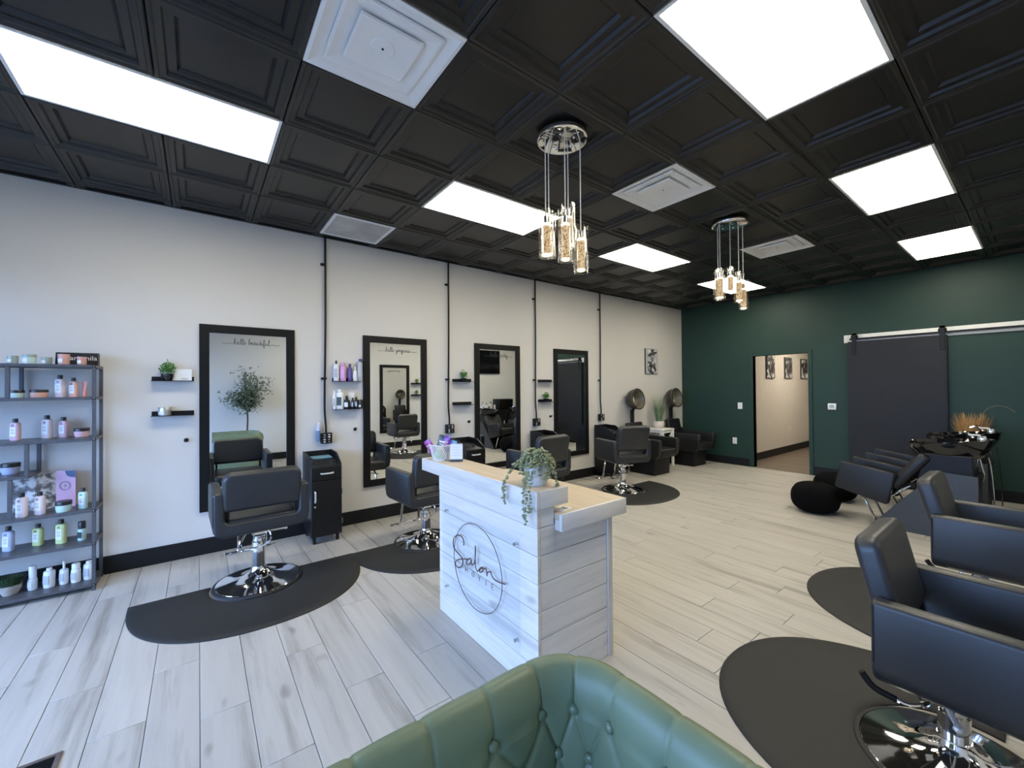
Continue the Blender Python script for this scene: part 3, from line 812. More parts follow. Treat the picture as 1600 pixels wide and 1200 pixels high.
# plates on the green wall
t = thing('light_switch', 'white light switch plate left of the doorway', 'switch', (1.208, YB, 1.10))
B().box(-.042, .042, -.007, 0, 0, .125, .002).build('plate', 'white', t); B().box(-.017, .017, -.012, -.007, .03, .095, .002).build('rocker', 'white', t)
t = thing('outlet_plate', 'white outlet plate low on the green wall', 'outlet', (1.10, YB, .41))
B().box(-.040, .040, -.007, 0, 0, .122, .002).build('plate', 'white', t)
for z in (.038, .084): B().box(-.018, .018, -.011, -.007, z - .016, z + .016, .003).build('socket', 'white', t)
t = thing('thermostat', 'white thermostat with a small grey screen right of the doorway', 'thermostat', (2.677, YB, 1.14))
B().box(-.058, .058, -.026, 0, 0, .105, .008, 2).build('housing', 'white', t); B().box(-.034, .030, -.028, -.026, .032, .080).build('display', 'lcd', t)

# ------------------------------------------------------------------ sliding barn door
t = struct(thing('door_1', 'x', 'x', (3.46, YB - .075, 0))); del t['label'], t['category']
B().box(-.545, .558, -.02, .02, .03, 2.245, .004).build('slab', 'slate', t)
b = B(); b.box(.545, .562, -.022, .022, .03, 2.245, .002); b.build('edge_strip', 'black', t)
for x in (-.465, .515):
    b = B(); b.box(x - .026, x + .026, -.028, -.020, 2.03, 2.375, .002); b.lathe([(0, -.012), (.045, -.012), (.045, .012), (0, .012)], 18, Mx=Matrix.Translation((x, .012, 2.318)) @ Matrix.Rotation(PI / 2, 4, 'X'))
    b.box(x - .026, x + .026, -.028, .03, 2.345, 2.375, .002)
    hg = b.build('hanger', 'black', t)
    bb = B()
    for z in (2.06, 2.13, 2.20): bb.cyl((x, -.034, z), (x, -.028, z), .008, 8)
    bb.build('bolt', 'black', hg)
t = thing('barn_door_rail', 'black sliding rail on a long white backing board', 'rail', (4.2, YB, 2.235))
B().box(-1.35, 1.40, -.022, 0, 0, .125, .003).build('backing_board', 'white_trim', t)
B().box(-1.27, 1.38, -.058, -.050, .034, .066, .001).build('rail', 'black', t)
for x in (-1.2, -.5, .2, .9): B().cyl((x, -.058, .05), (x, -.022, .05), .012, 10).build('standoff', 'black', t)

# ------------------------------------------------------------------ styling chairs and mats
def styling_chair(label, x, y, rz, z0, back_top=.47, lean=10, sh=0.0, bw=.258, group='black styling chairs', foot=True, mt='leather'):
    t = thing('styling_chair', label, 'chair', (x, y, 0), rz, group)
    # U shell: two arm panels joined by the bottom rail, seen from the back
    ow, th, hh = .315, .072, .33
    def arc(cx, cz, r, a0, a1, n=5): return [(cx + r * math.cos(math.radians(a0 + (a1 - a0) * i / n)), cz + r * math.sin(math.radians(a0 + (a1 - a0) * i / n))) for i in range(n + 1)]
    bot = .10
    poly = []
    poly += arc(-ow + .075, z0 + .075, .075, 180, 270); poly += arc(ow - .075, z0 + .075, .075, 270, 360)
    poly += arc(ow - .02, z0 + hh - .02, .02, 0, 90, 3); poly += arc(ow - th + .02, z0 + hh - .02, .02, 90, 180, 3)
    poly += arc(ow - th - .04, z0 + bot + .04, .04, 0, -90, 4); poly += arc(-ow + th + .04, z0 + bot + .04, .04, 270, 180, 4)
    poly += arc(-ow + th - .02, z0 + hh - .02, .02, 0, 90, 3); poly += arc(-ow + .02, z0 + hh - .02, .02, 90, 180, 3)
    B().prism(poly, 'x', -.265 + sh, .255 + sh, .018, 3).build('arm_shell', mt, t, ang=50)
    for s in (-1, 1):   # piping along the outer edges of the arms
        for xx in (-.258 + sh, .248 + sh): B().tube([(xx, s * ow * .995, z0 + .09), (xx, s * ow * .995, z0 + hh - .02)], .0035, 5).build('piping', mt, t)
    B().box(-.245 + sh, .285 + sh, -.238, .238, z0 + .045, z0 + .125, .03, 4).build('seat', mt, t, ang=60)
    Mx = Matrix.Translation((-.215 + sh, 0, z0 + .185)) @ Matrix.Rotation(math.radians(-lean), 4, 'Y')
    hb = (back_top - .185) / math.cos(math.radians(lean))
    b = B(); b.prism(rrect(-bw, bw, 0, hb, [.06, .06, .03, .03], 5), 'x', -.045, .045, .028, 4, Mx=Mx)
    b.build('backrest', mt, t, ang=60)
    for s in (-1, 1): B().box(-.020, .012, s * .222 - .010, s * .222 + .010, -.14, .03, .004, Mx=Mx).build('back_bracket', 'black', t)
    b = B(); b.box(-.13, .13, -.10, .10, z0 - .012, z0 + .004, .003); b.build('seat_plate', 'steel', t)
    top = z0 - .012
    b = B(); b.lathe([(0, .05), (.048, .05), (.048, top - .13), (.040, top - .125), (0, top - .125)], 20)
    b.lathe([(.040, top - .13), (.040, top - .10), (.030, top - .095), (.030, top), (0, top)], 20)
    b.build('column', 'chrome', t)
    b = B(); b.box(-.05, .055, -.042, .042, top - .085, top - .02, .01, 2); b.cyl((-.035, -.05, top - .05), (-.035, .05, top - .05), .016, 10)
    b.build('lift_bracket', 'chrome', t)
    B().lathe([(0, .010), (.305, .010), (.312, .016), (.308, .024), (.292, .028)], 44).build('base_ring', 'rubber', t)
    B().lathe([(.296, .020), (.288, .030), (.22, .040), (.15, .056), (.10, .078), (.065, .105), (.052, .13), (.05, .14), (0, .14)], 44).build('base', 'chrome', t)
    b = B()
    zl = top - .11
    b.tube(spline([(-.035, -.055, zl + .07), (-.07, -.075, zl), (-.09, .0, zl - .04), (-.12, .11, zl - .03), (-.11, .135, zl), (-.05, .075, zl + .085)], 5, True), .008, 6, True)
    b.build('pump_lever', 'chrome', t)
    b = B(); b.tube([(-.03, -.05, top - .055), (.03, -.19, top - .075)], .010, 8); b.ico((.03, -.20, top - .075), .016, 1); b.build('recline_lever', 'handle', t)
    if sh:
        b = B(); b.tube(spline([(-.02, -.10, top - .02), (-.05, -.22, z0 - .035), (-.09, -.285, z0 - .032), (-.13, -.305, z0 - .018)], 4), .006, 6); rl = b.build('tilt_lever', 'chrome', t)
        b = B(); b.tube(spline([(-.12, -.300, z0 - .022), (-.18, -.322, z0 + .0), (-.215, -.330, z0 + .045)], 4), .012, 8); b.build('grip', 'black', rl)
    if foot:
        b = B()
        for s in (-1, 1): b.tube(spline([(.2, s * .10, z0 + .0), (.30, s * .10, z0 - .06), (.37, s * .10, max(z0 - .30, .10)), (.43, s * .10, max(z0 - .34, .075))], 5), .011, 8)
        b.tube([(.43, -.19, max(z0 - .34, .075)), (.43, .19, max(z0 - .34, .075))], .013, 8)
        b.build('footrest', 'chrome', t)
    return t

def salon_mat(label, x, y, rz, a, bb, ext=.0, cut=.315, cutx=.10):
    # half round mat: straight side at local x=0, bulging to +x, with a round bite for the chair base
    t = B(); poly = []
    n = 40
    yc = math.sqrt(max(cut * cut - cutx * cutx, 0))
    for i in range(n + 1):
        q = -PI / 2 + PI * i / n
        px = a * abs(math.cos(q)) ** .80; py = bb * math.copysign(abs(math.sin(q)) ** .92, q)
        poly.append((px, py))
    rim = [(p, q) for p, q in poly]
    a0 = math.atan2(yc, -cutx)
    bite = [(cutx + cut * math.cos(a0 - (2 * a0) * i / 24), cut * math.sin(a0 - (2 * a0) * i / 24)) for i in range(25)]
    full = rim + bite
    bm = t.bm
    # inset copy for the soft bevelled rim
    def ins(pl, d):
        out = []; m = len(pl)
        for i in range(m):
            p0 = Vector(pl[i - 1]); p1 = Vector(pl[i]); p2 = Vector(pl[(i + 1) % m])
            nrm = Vector((0, 0))
            for u in (p1 - p0, p2 - p1):
                if u.length > 1e-7: u = u.normalized(); nrm += Vector((-u.y, u.x))
            nrm = nrm.normalized() if nrm.length > 1e-6 else Vector((0, 0))
            out.append((p1.x + nrm.x * d, p1.y + nrm.y * d))
        return out
    lv = [(full, 0.0), (full, .006), (ins(full, .010), .013), (ins(full, .05), .019)]
    rings = [[bm.verts.new((px, py, z)) for px, py in pl] for pl, z in lv]
    m = len(full)
    for r0, r1 in zip(rings[:-1], rings[1:]):
        for i in range(m): bm.faces.new((r0[i], r0[(i + 1) % m], r1[(i + 1) % m], r1[i]))
    bm.faces.new(rings[-1]); bm.faces.new(rings[0][::-1])
    bmesh.ops.triangulate(bm, faces=[f for f in bm.faces if len(f.verts) > 4])
    o = t.build('floor_mat', 'rubber', None)
    o.location = (x, y, 0); o.rotation_euler = (0, 0, rz)
    return tag(o, label, 'mat', 'black anti-fatigue floor mats')

salon_mat('half round black mat nearest the retail shelves', .88, .375, 0, .88, .775)
salon_mat('half round black mat under the second styling chair', .89, 1.90, 0, .86, .80)
salon_mat('black mat behind the desk, under the third styling chair', .88, 3.44, 0, .86, .80)
salon_mat('black mat under the styling chair in front of the hood dryers', .88, 5.06, 0, .86, .80)
salon_mat('biggest looking black mat at the lower right of the photo', 4.74, 2.46, PI, 1.0, .70)
salon_mat('black mat behind the nearest right hand chair', 4.72, 3.95, PI, 1.03, .74)

styling_chair('black styling chair with its back to us before the hello beautiful mirror', .985, .385, PI + .03, .475, .47, 9)
styling_chair('second black styling chair, half hidden by the white desk', 1.02, 1.83, PI + .05, .43, .50, 9)
styling_chair('black styling chair behind the trailing plant', .98, 3.38, PI + .02, .45, .52, 11)
styling_chair('black styling chair in front of the black hood dryer chairs', 1.0, 5.02, PI - .30, .45, .54, 13)
styling_chair('nearest right hand styling chair, seen side on', 4.625, 2.40, .0, .378, .545, 13, .075, .238)
styling_chair('right hand styling chair behind the nearest one', 4.61, 3.95, .0, .405, .535, 14, .065, .238)

# ------------------------------------------------------------------ trolleys
def trolley(label, y, group='black rolling salon trolleys'):
    t = thing('salon_trolley', label, 'trolley', (0.03, y, 0), 0, group)
    hw, D = .145, .405
    side = [(0, .075), (D, .075), (D, .772), (D - .008, .790), (.225, .880), (.0, .888)]
    for s in (-1, 1):
        B().prism(side, 'y', s * hw - (.014 if s > 0 else 0), s * hw + (0 if s > 0 else .014), .002, 1).build('side_panel', 'cart', t)
    b = B(); b.box(0, .012, -hw + .014, hw - .014, .075, .885, .001); b.build('back_panel', 'cart', t)
    B().box(.012, D, -hw + .014, hw - .014, .075, .090, .001).build('bottom_panel', 'cart', t)
    b = B(); b.box(.012, .215, -hw + .014, hw - .014, .804, .818, .001); b.prism([(.215, .818), (.215, .804), (D - .004, .756), (D - .004, .770)], 'y', -hw + .014, hw - .014)
    tt = b.build('top_tray', 'cart', t)
    for yy, r in ((-.075, .040), (.022, .024), (.09, .014)):
        q = Matrix.Translation((.308, yy, .7955)) @ Matrix.Rotation(.2526, 4, 'Y')
        B().lathe([(r, -.001), (r * .98, .0022), (r * .84, .0022), (r * .8, -.001), (0, -.001)], 18, Mx=q).build('tool_hole', 'dark', tt)
    d = B().box(D - .006, D + .012, -hw + .003, hw - .003, .636, .766, .002).build('drawer', 'cart', t)
    b = B(); b.tube(spline([(D + .012, -.055, .705), (D + .035, -.045, .705), (D + .035, .045, .705), (D + .012, .055, .705)], 4), .0085, 8); b.build('handle', 'handle', d)
    o = B().box(D - .006, D + .012, -hw + .003, hw - .003, .092, .630, .002).build('door', 'cart', t)
    b = B(); b.tube(spline([(D + .012, -.112, .430), (D + .035, -.112, .440), (D + .035, -.112, .520), (D + .012, -.112, .530)], 4), .0085, 8); b.build('handle', 'handle', o)
    B().cyl((D + .012, -.112, .382), (D + .018, -.112, .382), .010, 12).build('lock', 'steel', o)
    for z in (.20, .50): B().box(D - .03, D + .012, hw, hw + .006, z - .025, z + .025, .001).build('hinge', 'steel', t)
    B().box(.15, .33, hw, hw + .012, .60, .70, .002).build('tool_holder', 'cart', t)
    for xx in (.05, D - .04):
        for yy in (-hw + .035, hw - .035):
            b = B(); b.cyl((xx, yy - .011, .026), (xx, yy + .011, .026), .026, 14)
            b.box(xx - .012, xx + .012, yy - .016, yy + .016, .05, .076, .003); b.build('caster', 'black', t)
    return t
T1 = trolley('black trolley with drawer, door and a blue cloth on top', 1.028)
for yy, lab in ((2.80, 'black trolley behind the snack basket'), (4.19, 'black trolley behind the third styling chair'), (5.66, 'black trolley left of the hood dryer chairs')):
    dup(T1, (.03, yy, 0), None, lab)
t = B().box(.05, .20, -.09, .105, .8185, .836, .004).build('folded_cloth', 'blue', None); t.location = (.03, 1.028, 0)
tag(t, 'folded pale blue cloth lying on the first trolley', 'cloth')

# ------------------------------------------------------------------ hood dryer chairs
def dryer_chair(label, y, rz=0.0):
    t = thing('dryer_chair', label, 'chair', (.46, y, 0), rz, 'black hood dryer chairs')
    for s in (-1, 1):
        B().prism([(-.30, .30), (.33, .30), (.39, .36), (.42, .62), (.38, .64), (-.22, .64), (-.30, .70)], 'y', s * .27 - .045, s * .27 + .045, .018, 3).build('armrest', 'leather2', t, ang=50)
    B().box(-.25, .40, -.222, .222, .32, .47, .035, 3).build('seat', 'leather2', t, ang=60)
    B().box(-.04, .05, -.222, .222, 0, .44, .03, 3, Matrix.Translation((-.25, 0, .45)) @ Matrix.Rotation(-.20, 4, 'Y')).build('backrest', 'leather2', t, ang=60)
    B().prism([(-.26, 0), (.25, 0), (.27, .30), (-.26, .30)], 'y', -.24, .24, .012, 2).build('pedestal', 'black', t)
    b = B(); b.box(-.385, -.335, -.035, .035, .25, 1.12, .006); b.box(-.40, -.32, -.05, .05, .20, .70, .006); b.build('post', 'black', t)
    Mx = Matrix.Translation((-.265, -.02, 1.315)) @ Matrix.Rotation(math.radians(82), 4, 'Y')
    n = [(.0, -.17), (.07, -.165), (.13, -.135), (.17, -.085), (.188, -.02), (.190, .04)]
    B().lathe(n, 32, Mx=Mx).build('hood', 'amber', t)
    B().lathe([(.190, .04), (.190, .062), (.175, .066), (.165, .05), (.150, -.04), (.11, -.10), (.05, -.13), (0, -.13)], 32, Mx=Mx).build('hood_lining', 'amber_in', t)
    b = B(); b.tube([Mx @ Vector((.188 * math.cos(a), .188 * math.sin(a), .062)) for a in [2 * PI * i / 32 for i in range(32)]], .010, 8, True); b.build('hood_rim', 'black', t)
    b = B(); b.cyl(Mx @ Vector((0, 0, -.10)), Mx @ Vector((0, 0, -.05)), .045, 16); b.tube([Mx @ Vector((.05, -.04, -.06)), Mx @ Vector((-.03, .06, -.05))], .006, 6); b.build('air_nozzle', 'steel', t)
    b = B(); b.cyl((-.36, 0, 1.08), (-.30, 0, 1.20), .03, 12); b.build('hood_arm', 'black', t)
    return t
dryer_chair('black hood dryer chair between a styling chair and the white table', 6.50)
dryer_chair('black hood dryer chair in the corner by the green wall', 7.80)
# white side table with grass plant
t = thing('side_table', 'white side table with crossed sides between the hood dryer chairs', 'table', (.215, 7.22, 0))
B().box(-.19, .19, -.205, .205, .70, .73, .004).build('table_top', 'white_trim', t)
for sx in (-1, 1):
    for sy in (-1, 1): B().box(sx * .165 - .02, sx * .165 + .02, sy * .18 - .02, sy * .18 + .02, 0, .70, .002).build('leg', 'white_trim', t)
B().box(-.15, .15, -.165, .165, .18, .20, .002).build('shelf_board', 'white_trim', t)
for sx in (-1, 1):
    b = B(); b.box(sx * .165 - .012, sx * .165 + .012, -.16, .16, .655, .70)
    for s in (1, -1): b.tube([(sx * .165, -s * .165, .20), (sx * .165, s * .165, .66)], .013, 4)
    b.build('cross_brace', 'white_trim', t)
for sy in (-1, 1):
    b = B(); b.box(-.145, .145, sy * .18 - .012, sy * .18 + .012, .655, .70)
    for s in (1, -1): b.tube([(-s * .15, sy * .18, .20), (s * .15, sy * .18, .66)], .013, 4)
    b.build('cross_brace', 'white_trim', t)
def blades(parent, n, r, h, spread, m, z, seed, wd=.006, curve=.4, name='foliage', inner=0.0):
    rd = random.Random(seed); b = B(); bm = b.bm
    for i in range(n):
        a = rd.uniform(0, 2 * PI); q = math.sqrt(rd.random()) * r
        hh = h * rd.uniform(.55, 1.0); sp = spread * rd.uniform(inner, 1.0)
        base = Vector((q * math.cos(a), q * math.sin(a), z)); out = Vector((math.cos(a), math.sin(a), 0)); sd = Vector((-math.sin(a), math.cos(a), 0))
        rows = []
        for k in range(5):
            u = k / 4
            p = base + out * sp * (u ** (1 + curve)) + Vector((0, 0, hh * u * (1 - .12 * u * curve)))
            ww = wd * (1 - .85 * u)
            rows.append((bm.verts.new(p - sd * ww / 2), bm.verts.new(p + sd * ww / 2)))
        for r0, r1 in zip(rows[:-1], rows[1:]): bm.faces.new((r0[0], r0[1], r1[1], r1[0]))
    return b.build(name, m, parent)
t = thing('potted_grass', 'spiky grey green grass in a pale round pot on the white table', 'plant', (.20, 7.21, .73))
B().lathe([(0, 0), (.06, 0), (.105, .05), (.108, .09), (.085, .14), (.078, .135), (0, .12)], 20).build('pot', 'pinkpot', t)
blades(t, 150, .06, .58, .17, 'grass', .12, 11, .009)

# ------------------------------------------------------------------ retail shelf unit
t = thing('retail_shelf', 'tall dark metal retail shelf stacked with hair products', 'shelf', (0, -1.2, 0))
X0, X1, YR, YL = .030, .345, .563, -.60      # local y: right end at world -0.637
def post(x, y, z0, z1, name='post'):
    return B().box(x - .011, x + .011, y - .011, y + .011, z0, z1, .0015).build(name, 'shelf', t)
for x in (X0 + .011, X1 - .011):
    post(x, YR - .011, 0, 1.755); post(x, YL + .011, 0, 1.755)
SHZ = (1.755, 1.505, 1.185, .630, .372, .055)
for z in SHZ:
    b = B(); b.box(X0, X1, YL, YR, z - .022, z, .002); b.build('shelf_board', 'shelf', t)
B().box(X0, X1, YL, .215, .915, .935, .002).build('shelf_board', 'shelf', t)          # short hung shelf
for x in (X0 + .011, X1 - .011):
    post(x, .204, .935, 1.163, 'hanger_post'); post(x, .125, .630, .913, 'hanger_post'); post(x, .112, 1.505, 1.733, 'hanger_post')
for z in SHZ:
    b = B(); b.cyl((X1 - .001, YR - .011, z - .01), (X1 + .003, YR - .011, z - .01), .0045, 8); b.build('bolt', 'steel', t)
gp = 'hair products on the retail shelf'
zs = SHZ
jar('left grey green jar on the top shelf', .22, -1.091, zs[0], 0.0576, .062, 'p_greymint', 'p_greymint', gp, lid_h=.3)
jar('biggest grey green jar on the top shelf', .22, -1.010, zs[0], 0.0756, .074, 'p_mint', 'p_greymint', gp, lid_h=.3)
jar('right grey green jar on the top shelf', .22, -.922, zs[0], 0.0583, .058, 'p_greymint', 'p_greymint', gp, lid_h=.3)
jar('larger rose jar in front of the black box on the top shelf', .25, -.826, zs[0], 0.0662, .082, 'p_rose', 'p_rose', gp, lid_h=.3)
jar('smaller rose jar in front of the black box on the top shelf', .26, -.727, zs[0], 0.0547, .064, 'p_rose', 'p_rose', gp, lid_h=.3)
def flat_text(parent, s, size, m, Mx, name='lettering'):
    cu = bpy.data.curves.new(name, 'FONT'); cu.body = s; cu.size = size; cu.align_x = 'CENTER'; cu.align_y = 'CENTER'; cu.extrude = .0006
    o = bpy.data.objects.new(name, cu); COL.objects.link(o)
    me = bpy.data.meshes.new_from_object(o.evaluated_get(bpy.context.evaluated_depsgraph_get()))
    bpy.data.objects.remove(o); bpy.data.curves.remove(cu)
    me.transform(Mx); me.materials.clear(); me.materials.append(M[m])
    q = bpy.data.objects.new(name, me); COL.objects.link(q); q.parent = parent
    return q
t = thing('display_box', 'black box with white lettering at the right end of the top shelf', 'box', (.165, -.762, zs[0]), -.03)
B().prism([(-.05, 0), (.012, 0), (-.004, .102), (-.05, .102)], 'y', -.125, .115, .002, 1).build('carton', 'p_cap', t)
tilt = math.atan2(.016, .102)
Mx = Matrix.Translation((.0055, .012, .058)) @ Matrix.Rotation(-tilt, 4, 'Y') @ Matrix(((0, 0, 1, 0), (1, 0, 0, 0), (0, 1, 0, 0), (0, 0, 0, 1)))
flat_text(t, 'maria nila', .050, 'p_label', Mx)
jar('mint bowl shaped tub on the second shelf', .20, -1.076, zs[1], 0.0821, .056, 'p_mint', 'p_cap', gp, True, lid_h=.25)
jar('peach tub with black lid on the second shelf', .20, -.964, zs[1], 0.0986, .06, 'p_peach', 'p_cap', gp, True, lid_h=.25)
bottle('tallest bottle, pinkish white, on the second shelf', .20, -.854, zs[1], 0.0626, .172, 'p_pinkwhite', group=gp)
bottle('peach bottle on the second shelf', .20, -.782, zs[1], 0.0576, .151, 'p_peach', group=gp)
tube_pack('coral tube standing at the right of the second shelf', .20, -.722, zs[1], 0.0403, .122, 'p_coral', 'p_coral')
bottle('pink bottle at the left of the third shelf', .154, -1.092, zs[2], 0.0626, .163, 'p_pink', group=gp)
bottle('tallest pink bottle in the middle of the third shelf', .10, -.942, zs[2], 0.0677, .179, 'p_pinkwhite', group=gp)
bottle('deeper pink bottle on the third shelf', .09, -.855, zs[2], 0.0634, .159, 'p_pink', group=gp)
jar('pink tub at the right of the third shelf', .13, -.748, zs[2], 0.0936, .068, 'p_pink', 'p_cap', gp, True)
jar('lilac tub on the short hung shelf', .13, -1.12, .935, 0.1008, .080, 'p_lav', 'p_cap', gp, True)
bottle('white pink bottle on the left of the fourth shelf', .285, -1.030, zs[3], 0.067, .177, 'p_pinkwhite', group=gp)
bottle('white pink bottle in the middle of the fourth shelf', .265, -.945, zs[3], 0.0641, .168, 'p_pinkwhite', group=gp)
jar('pale mint tub on the fourth shelf', .270, -.822, zs[3], 0.0922, .080, 'p_mint', 'p_cap', gp, True)
bottle('mint bottle at the right of the fourth shelf', .245, -.722, zs[3], 0.0576, .158, 'p_mint', group=gp)
bottle('lavender bottle on the fifth shelf', .175, -1.119, zs[4], 0.0684, .180, 'p_lav', group=gp)
bottle('shorter lime bottle on the fifth shelf', .146, -.978, zs[4], 0.067, .162, 'p_lime', group=gp)
bottle('taller lime bottle on the fifth shelf', .201, -.847, zs[4], 0.0662, .184, 'p_lime', group=gp)
bottle('mint bottle with a wide black cap on the fifth shelf', .205, -.734, zs[4], 0.0475, .147, 'p_mint', group=gp, cap_w=.95, cap_h=.36, sq=.95, label_m='p_darkgreen')
gw = 'white bottles on the lowest shelf'
bottle('tall white bottle with grey band on the lowest shelf', .189, -.996, zs[5], 0.049, .179, 'p_white', 'p_white', group=gw, cap_w=.85, cap_h=.5, sq=.95, label_m='p_label')
bottle('broad white bottle, second on the lowest shelf', .209, -.907, zs[5], 0.0634, .147, 'p_white', 'p_white', group=gw, cap_w=.5, cap_h=.12, sq=.9, label_m='p_silver')
bottle('white bottle with a long nozzle on the lowest shelf', .204, -.831, zs[5], 0.0504, .174, 'p_white', 'p_white', group=gw, cap_w=.3, cap_h=.32, sq=.9, label_m='p_silver')
bottle('white bottle with a domed cap, fourth on the lowest shelf', .217, -.764, zs[5], 0.054, .146, 'p_white', 'p_white', group=gw, cap_w=.9, cap_h=.25, sq=.95, label_m='p_silver')
bottle('white bottle at the right end of the lowest shelf', .205, -.695, zs[5], 0.0612, .143, 'p_white', 'p_white', group=gw, cap_w=.55, cap_h=.12, sq=.9, label_m='p_silver')
t = thing('potted_plant', 'dark mossy plant in a beige bowl on the lowest shelf', 'plant', (.195, -1.105, zs[5]))
B().lathe([(0, 0), (.038, 0), (.056, .04), (.060, .07), (.052, .07), (0, .06)], 20).build('bowl', 'stone', t)
blades(t, 420, .052, .085, .05, 'dark_grass', .055, 21, .007, .2)
# folding display card behind the fourth shelf
t = thing('display_card', 'folded display card with photos and a pink panel on the fourth shelf', 'card', (.10, -.95, zs[3]))
zig = [(-.03, -.175), (.0, -.055), (-.035, .05), (.01, .165)]
for i, mm in enumerate(('photo2', 'photo2', 'p_cardpink')):
    (xa, ya), (xb, yb) = zig[i], zig[i + 1]
    hgt = .262 + i * .012
    nx, ny = (yb - ya), -(xb - xa); q = math.hypot(nx, ny); nx, ny = nx / q * .0015, ny / q * .0015
    pn = B().prism([(xa, ya), (xb, yb), (xb - nx, yb - ny), (xa - nx, ya - ny)], 'z', 0, hgt).build('panel', mm, t)
    if i == 2:
        ux, uy = (xb - xa) / q, (yb - ya) / q; ex, ey = nx / .0015, ny / .0015
        P = lambda u, z, o=.001: (xa + ux * u + ex * o, ya + uy * u + ey * o, z)
        b = B()
        for rr in (.036, .028): b.tube([P(.058 + rr * math.cos(k * PI / 10), .165 + rr * math.sin(k * PI / 10)) for k in range(20)], .0014, 4, True)
        b.tube([P(.044, .158), P(.058, .178), P(.072, .158)], .0012, 4); b.tube([P(.058, .178), P(.058, .148)], .0012, 4)
        b.build('emblem', 'p_inkgrey', pn)
        b = B(); pts = [P(.055, hgt - .001), P(.066, .250), P(.085, .235), P(.105, .232), P(q - .001, .226), P(q - .001, hgt - .001)]
        b.bm.faces.new([b.bm.verts.new(p) for p in pts]); b.build('print', 'p_cardblue', pn)

# ------------------------------------------------------------------ reception desk
DO = (2.785, 1.345, 0)
t = thing('reception_desk', 'whitewashed shiplap reception desk with a raised front counter', 'desk', DO)
FX0, FX1, FY, SY = 2.26, 3.31, 1.345, 1.905
ed = [0.0, .14, .28, .42, .56, .70, .84, .94]
rd = random.Random(5)
for a, c in zip(ed[:-1], ed[1:]):
    j = rd.uniform(-.0012, .0012)
    B().box(FX0, FX1, FY + j, FY + .02, a + .0010, c - .0010, .0012).build('front_board', 'shiplap', t, DO)
    if c < .9:
        B().box(FX1 - .018 + j, FX1 - .003 + j, FY + .0215, SY - .03, a + .0018, c - .0018, .0015).build('side_board', 'shiplap_y', t, DO)
        B().box(FX0, FX0 + .015, FY + .0215, SY - .03, a + .0018, c - .0018, .0015).build('side_board', 'shiplap_y', t, DO)
    else:
        B().box(FX1 - .018, FX1 - .003, FY + .0215, FY + .118, a + .0018, c - .0018, .0015).build('side_board', 'shiplap_y', t, DO)
        B().box(FX0, FX0 + .015, FY + .0215, FY + .118, a + .0018, c - .0018, .0015).build('side_board', 'shiplap_y', t, DO)
B().box(FX0 + .02, FX1 - .02, FY + .021, FY + .032, .002, .94).build('inner_panel', 'gap', t, DO)
B().box(FX0 + .0, FX1 - .018, FY + .100, FY + .118, .895, .939, .001).build('inner_panel', 'shiplap', t, DO)
B().box(FX1 - .019, FX1 + .006, SY - .028, SY + .012, 0, .812, .002).build('corner_post', 'shiplap_z', t, DO)
B().box(FX0 - .004, FX0 + .02, SY - .028, SY + .012, 0, .812, .002).build('corner_post', 'shiplap_z', t, DO)
# raised counter top
UX0, UX1, UY0, UY1, UZ0, UZ1 = 2.01, 3.325, 1.330, 1.550, .940, 1.028
B().box(UX0 + .02, UX1 - .02, UY0 + .02, UY1, UZ1 - .030, UZ1, .001).build('counter_board', 'pine', t, DO)
B().box(UX0, UX1, UY0, UY0 + .0195, UZ0, UZ1, .003, 2).build('fascia_board', 'shiplap', t, DO)
B().box(UX1 - .0195, UX1, UY0 + .020, UY1, UZ0, UZ1, .003, 2).build('fascia_board', 'shiplap_y', t, DO)
B().box(UX0, UX0 + .0195, UY0 + .020, UY1, UZ0, UZ1, .003, 2).build('fascia_board', 'shiplap_y', t, DO)
B().box(UX0 + .02, UX1 - .02, UY1 - .02, UY1, UZ0, UZ1 - .031, .001).build('fascia_board', 'shiplap', t, DO)
# lower work top
LX0, LX1, LY0, LY1, LZ0, LZ1 = 2.21, 3.362, 1.465, 1.99, .812, .900
B().box(LX0 + .02, LX1 - .0200, LY0, LY1, LZ1 - .03, LZ1, .001).build('work_top', 'pine', t, DO)
B().box(LX1 - .0195, LX1, LY0 + .0, LY1, LZ0, LZ1, .003, 2).build('fascia_board', 'shiplap_y', t, DO)
B().box(FX1 - .002, LX1 - .020, LY0, LY0 + .0195, LZ0, LZ1 - .031, .002).build('fascia_board', 'shiplap', t, DO)
B().box(LX0, LX1 - .020, LY1 - .02, LY1, LZ0, LZ1 - .031, .002).build('fascia_board', 'shiplap', t, DO)
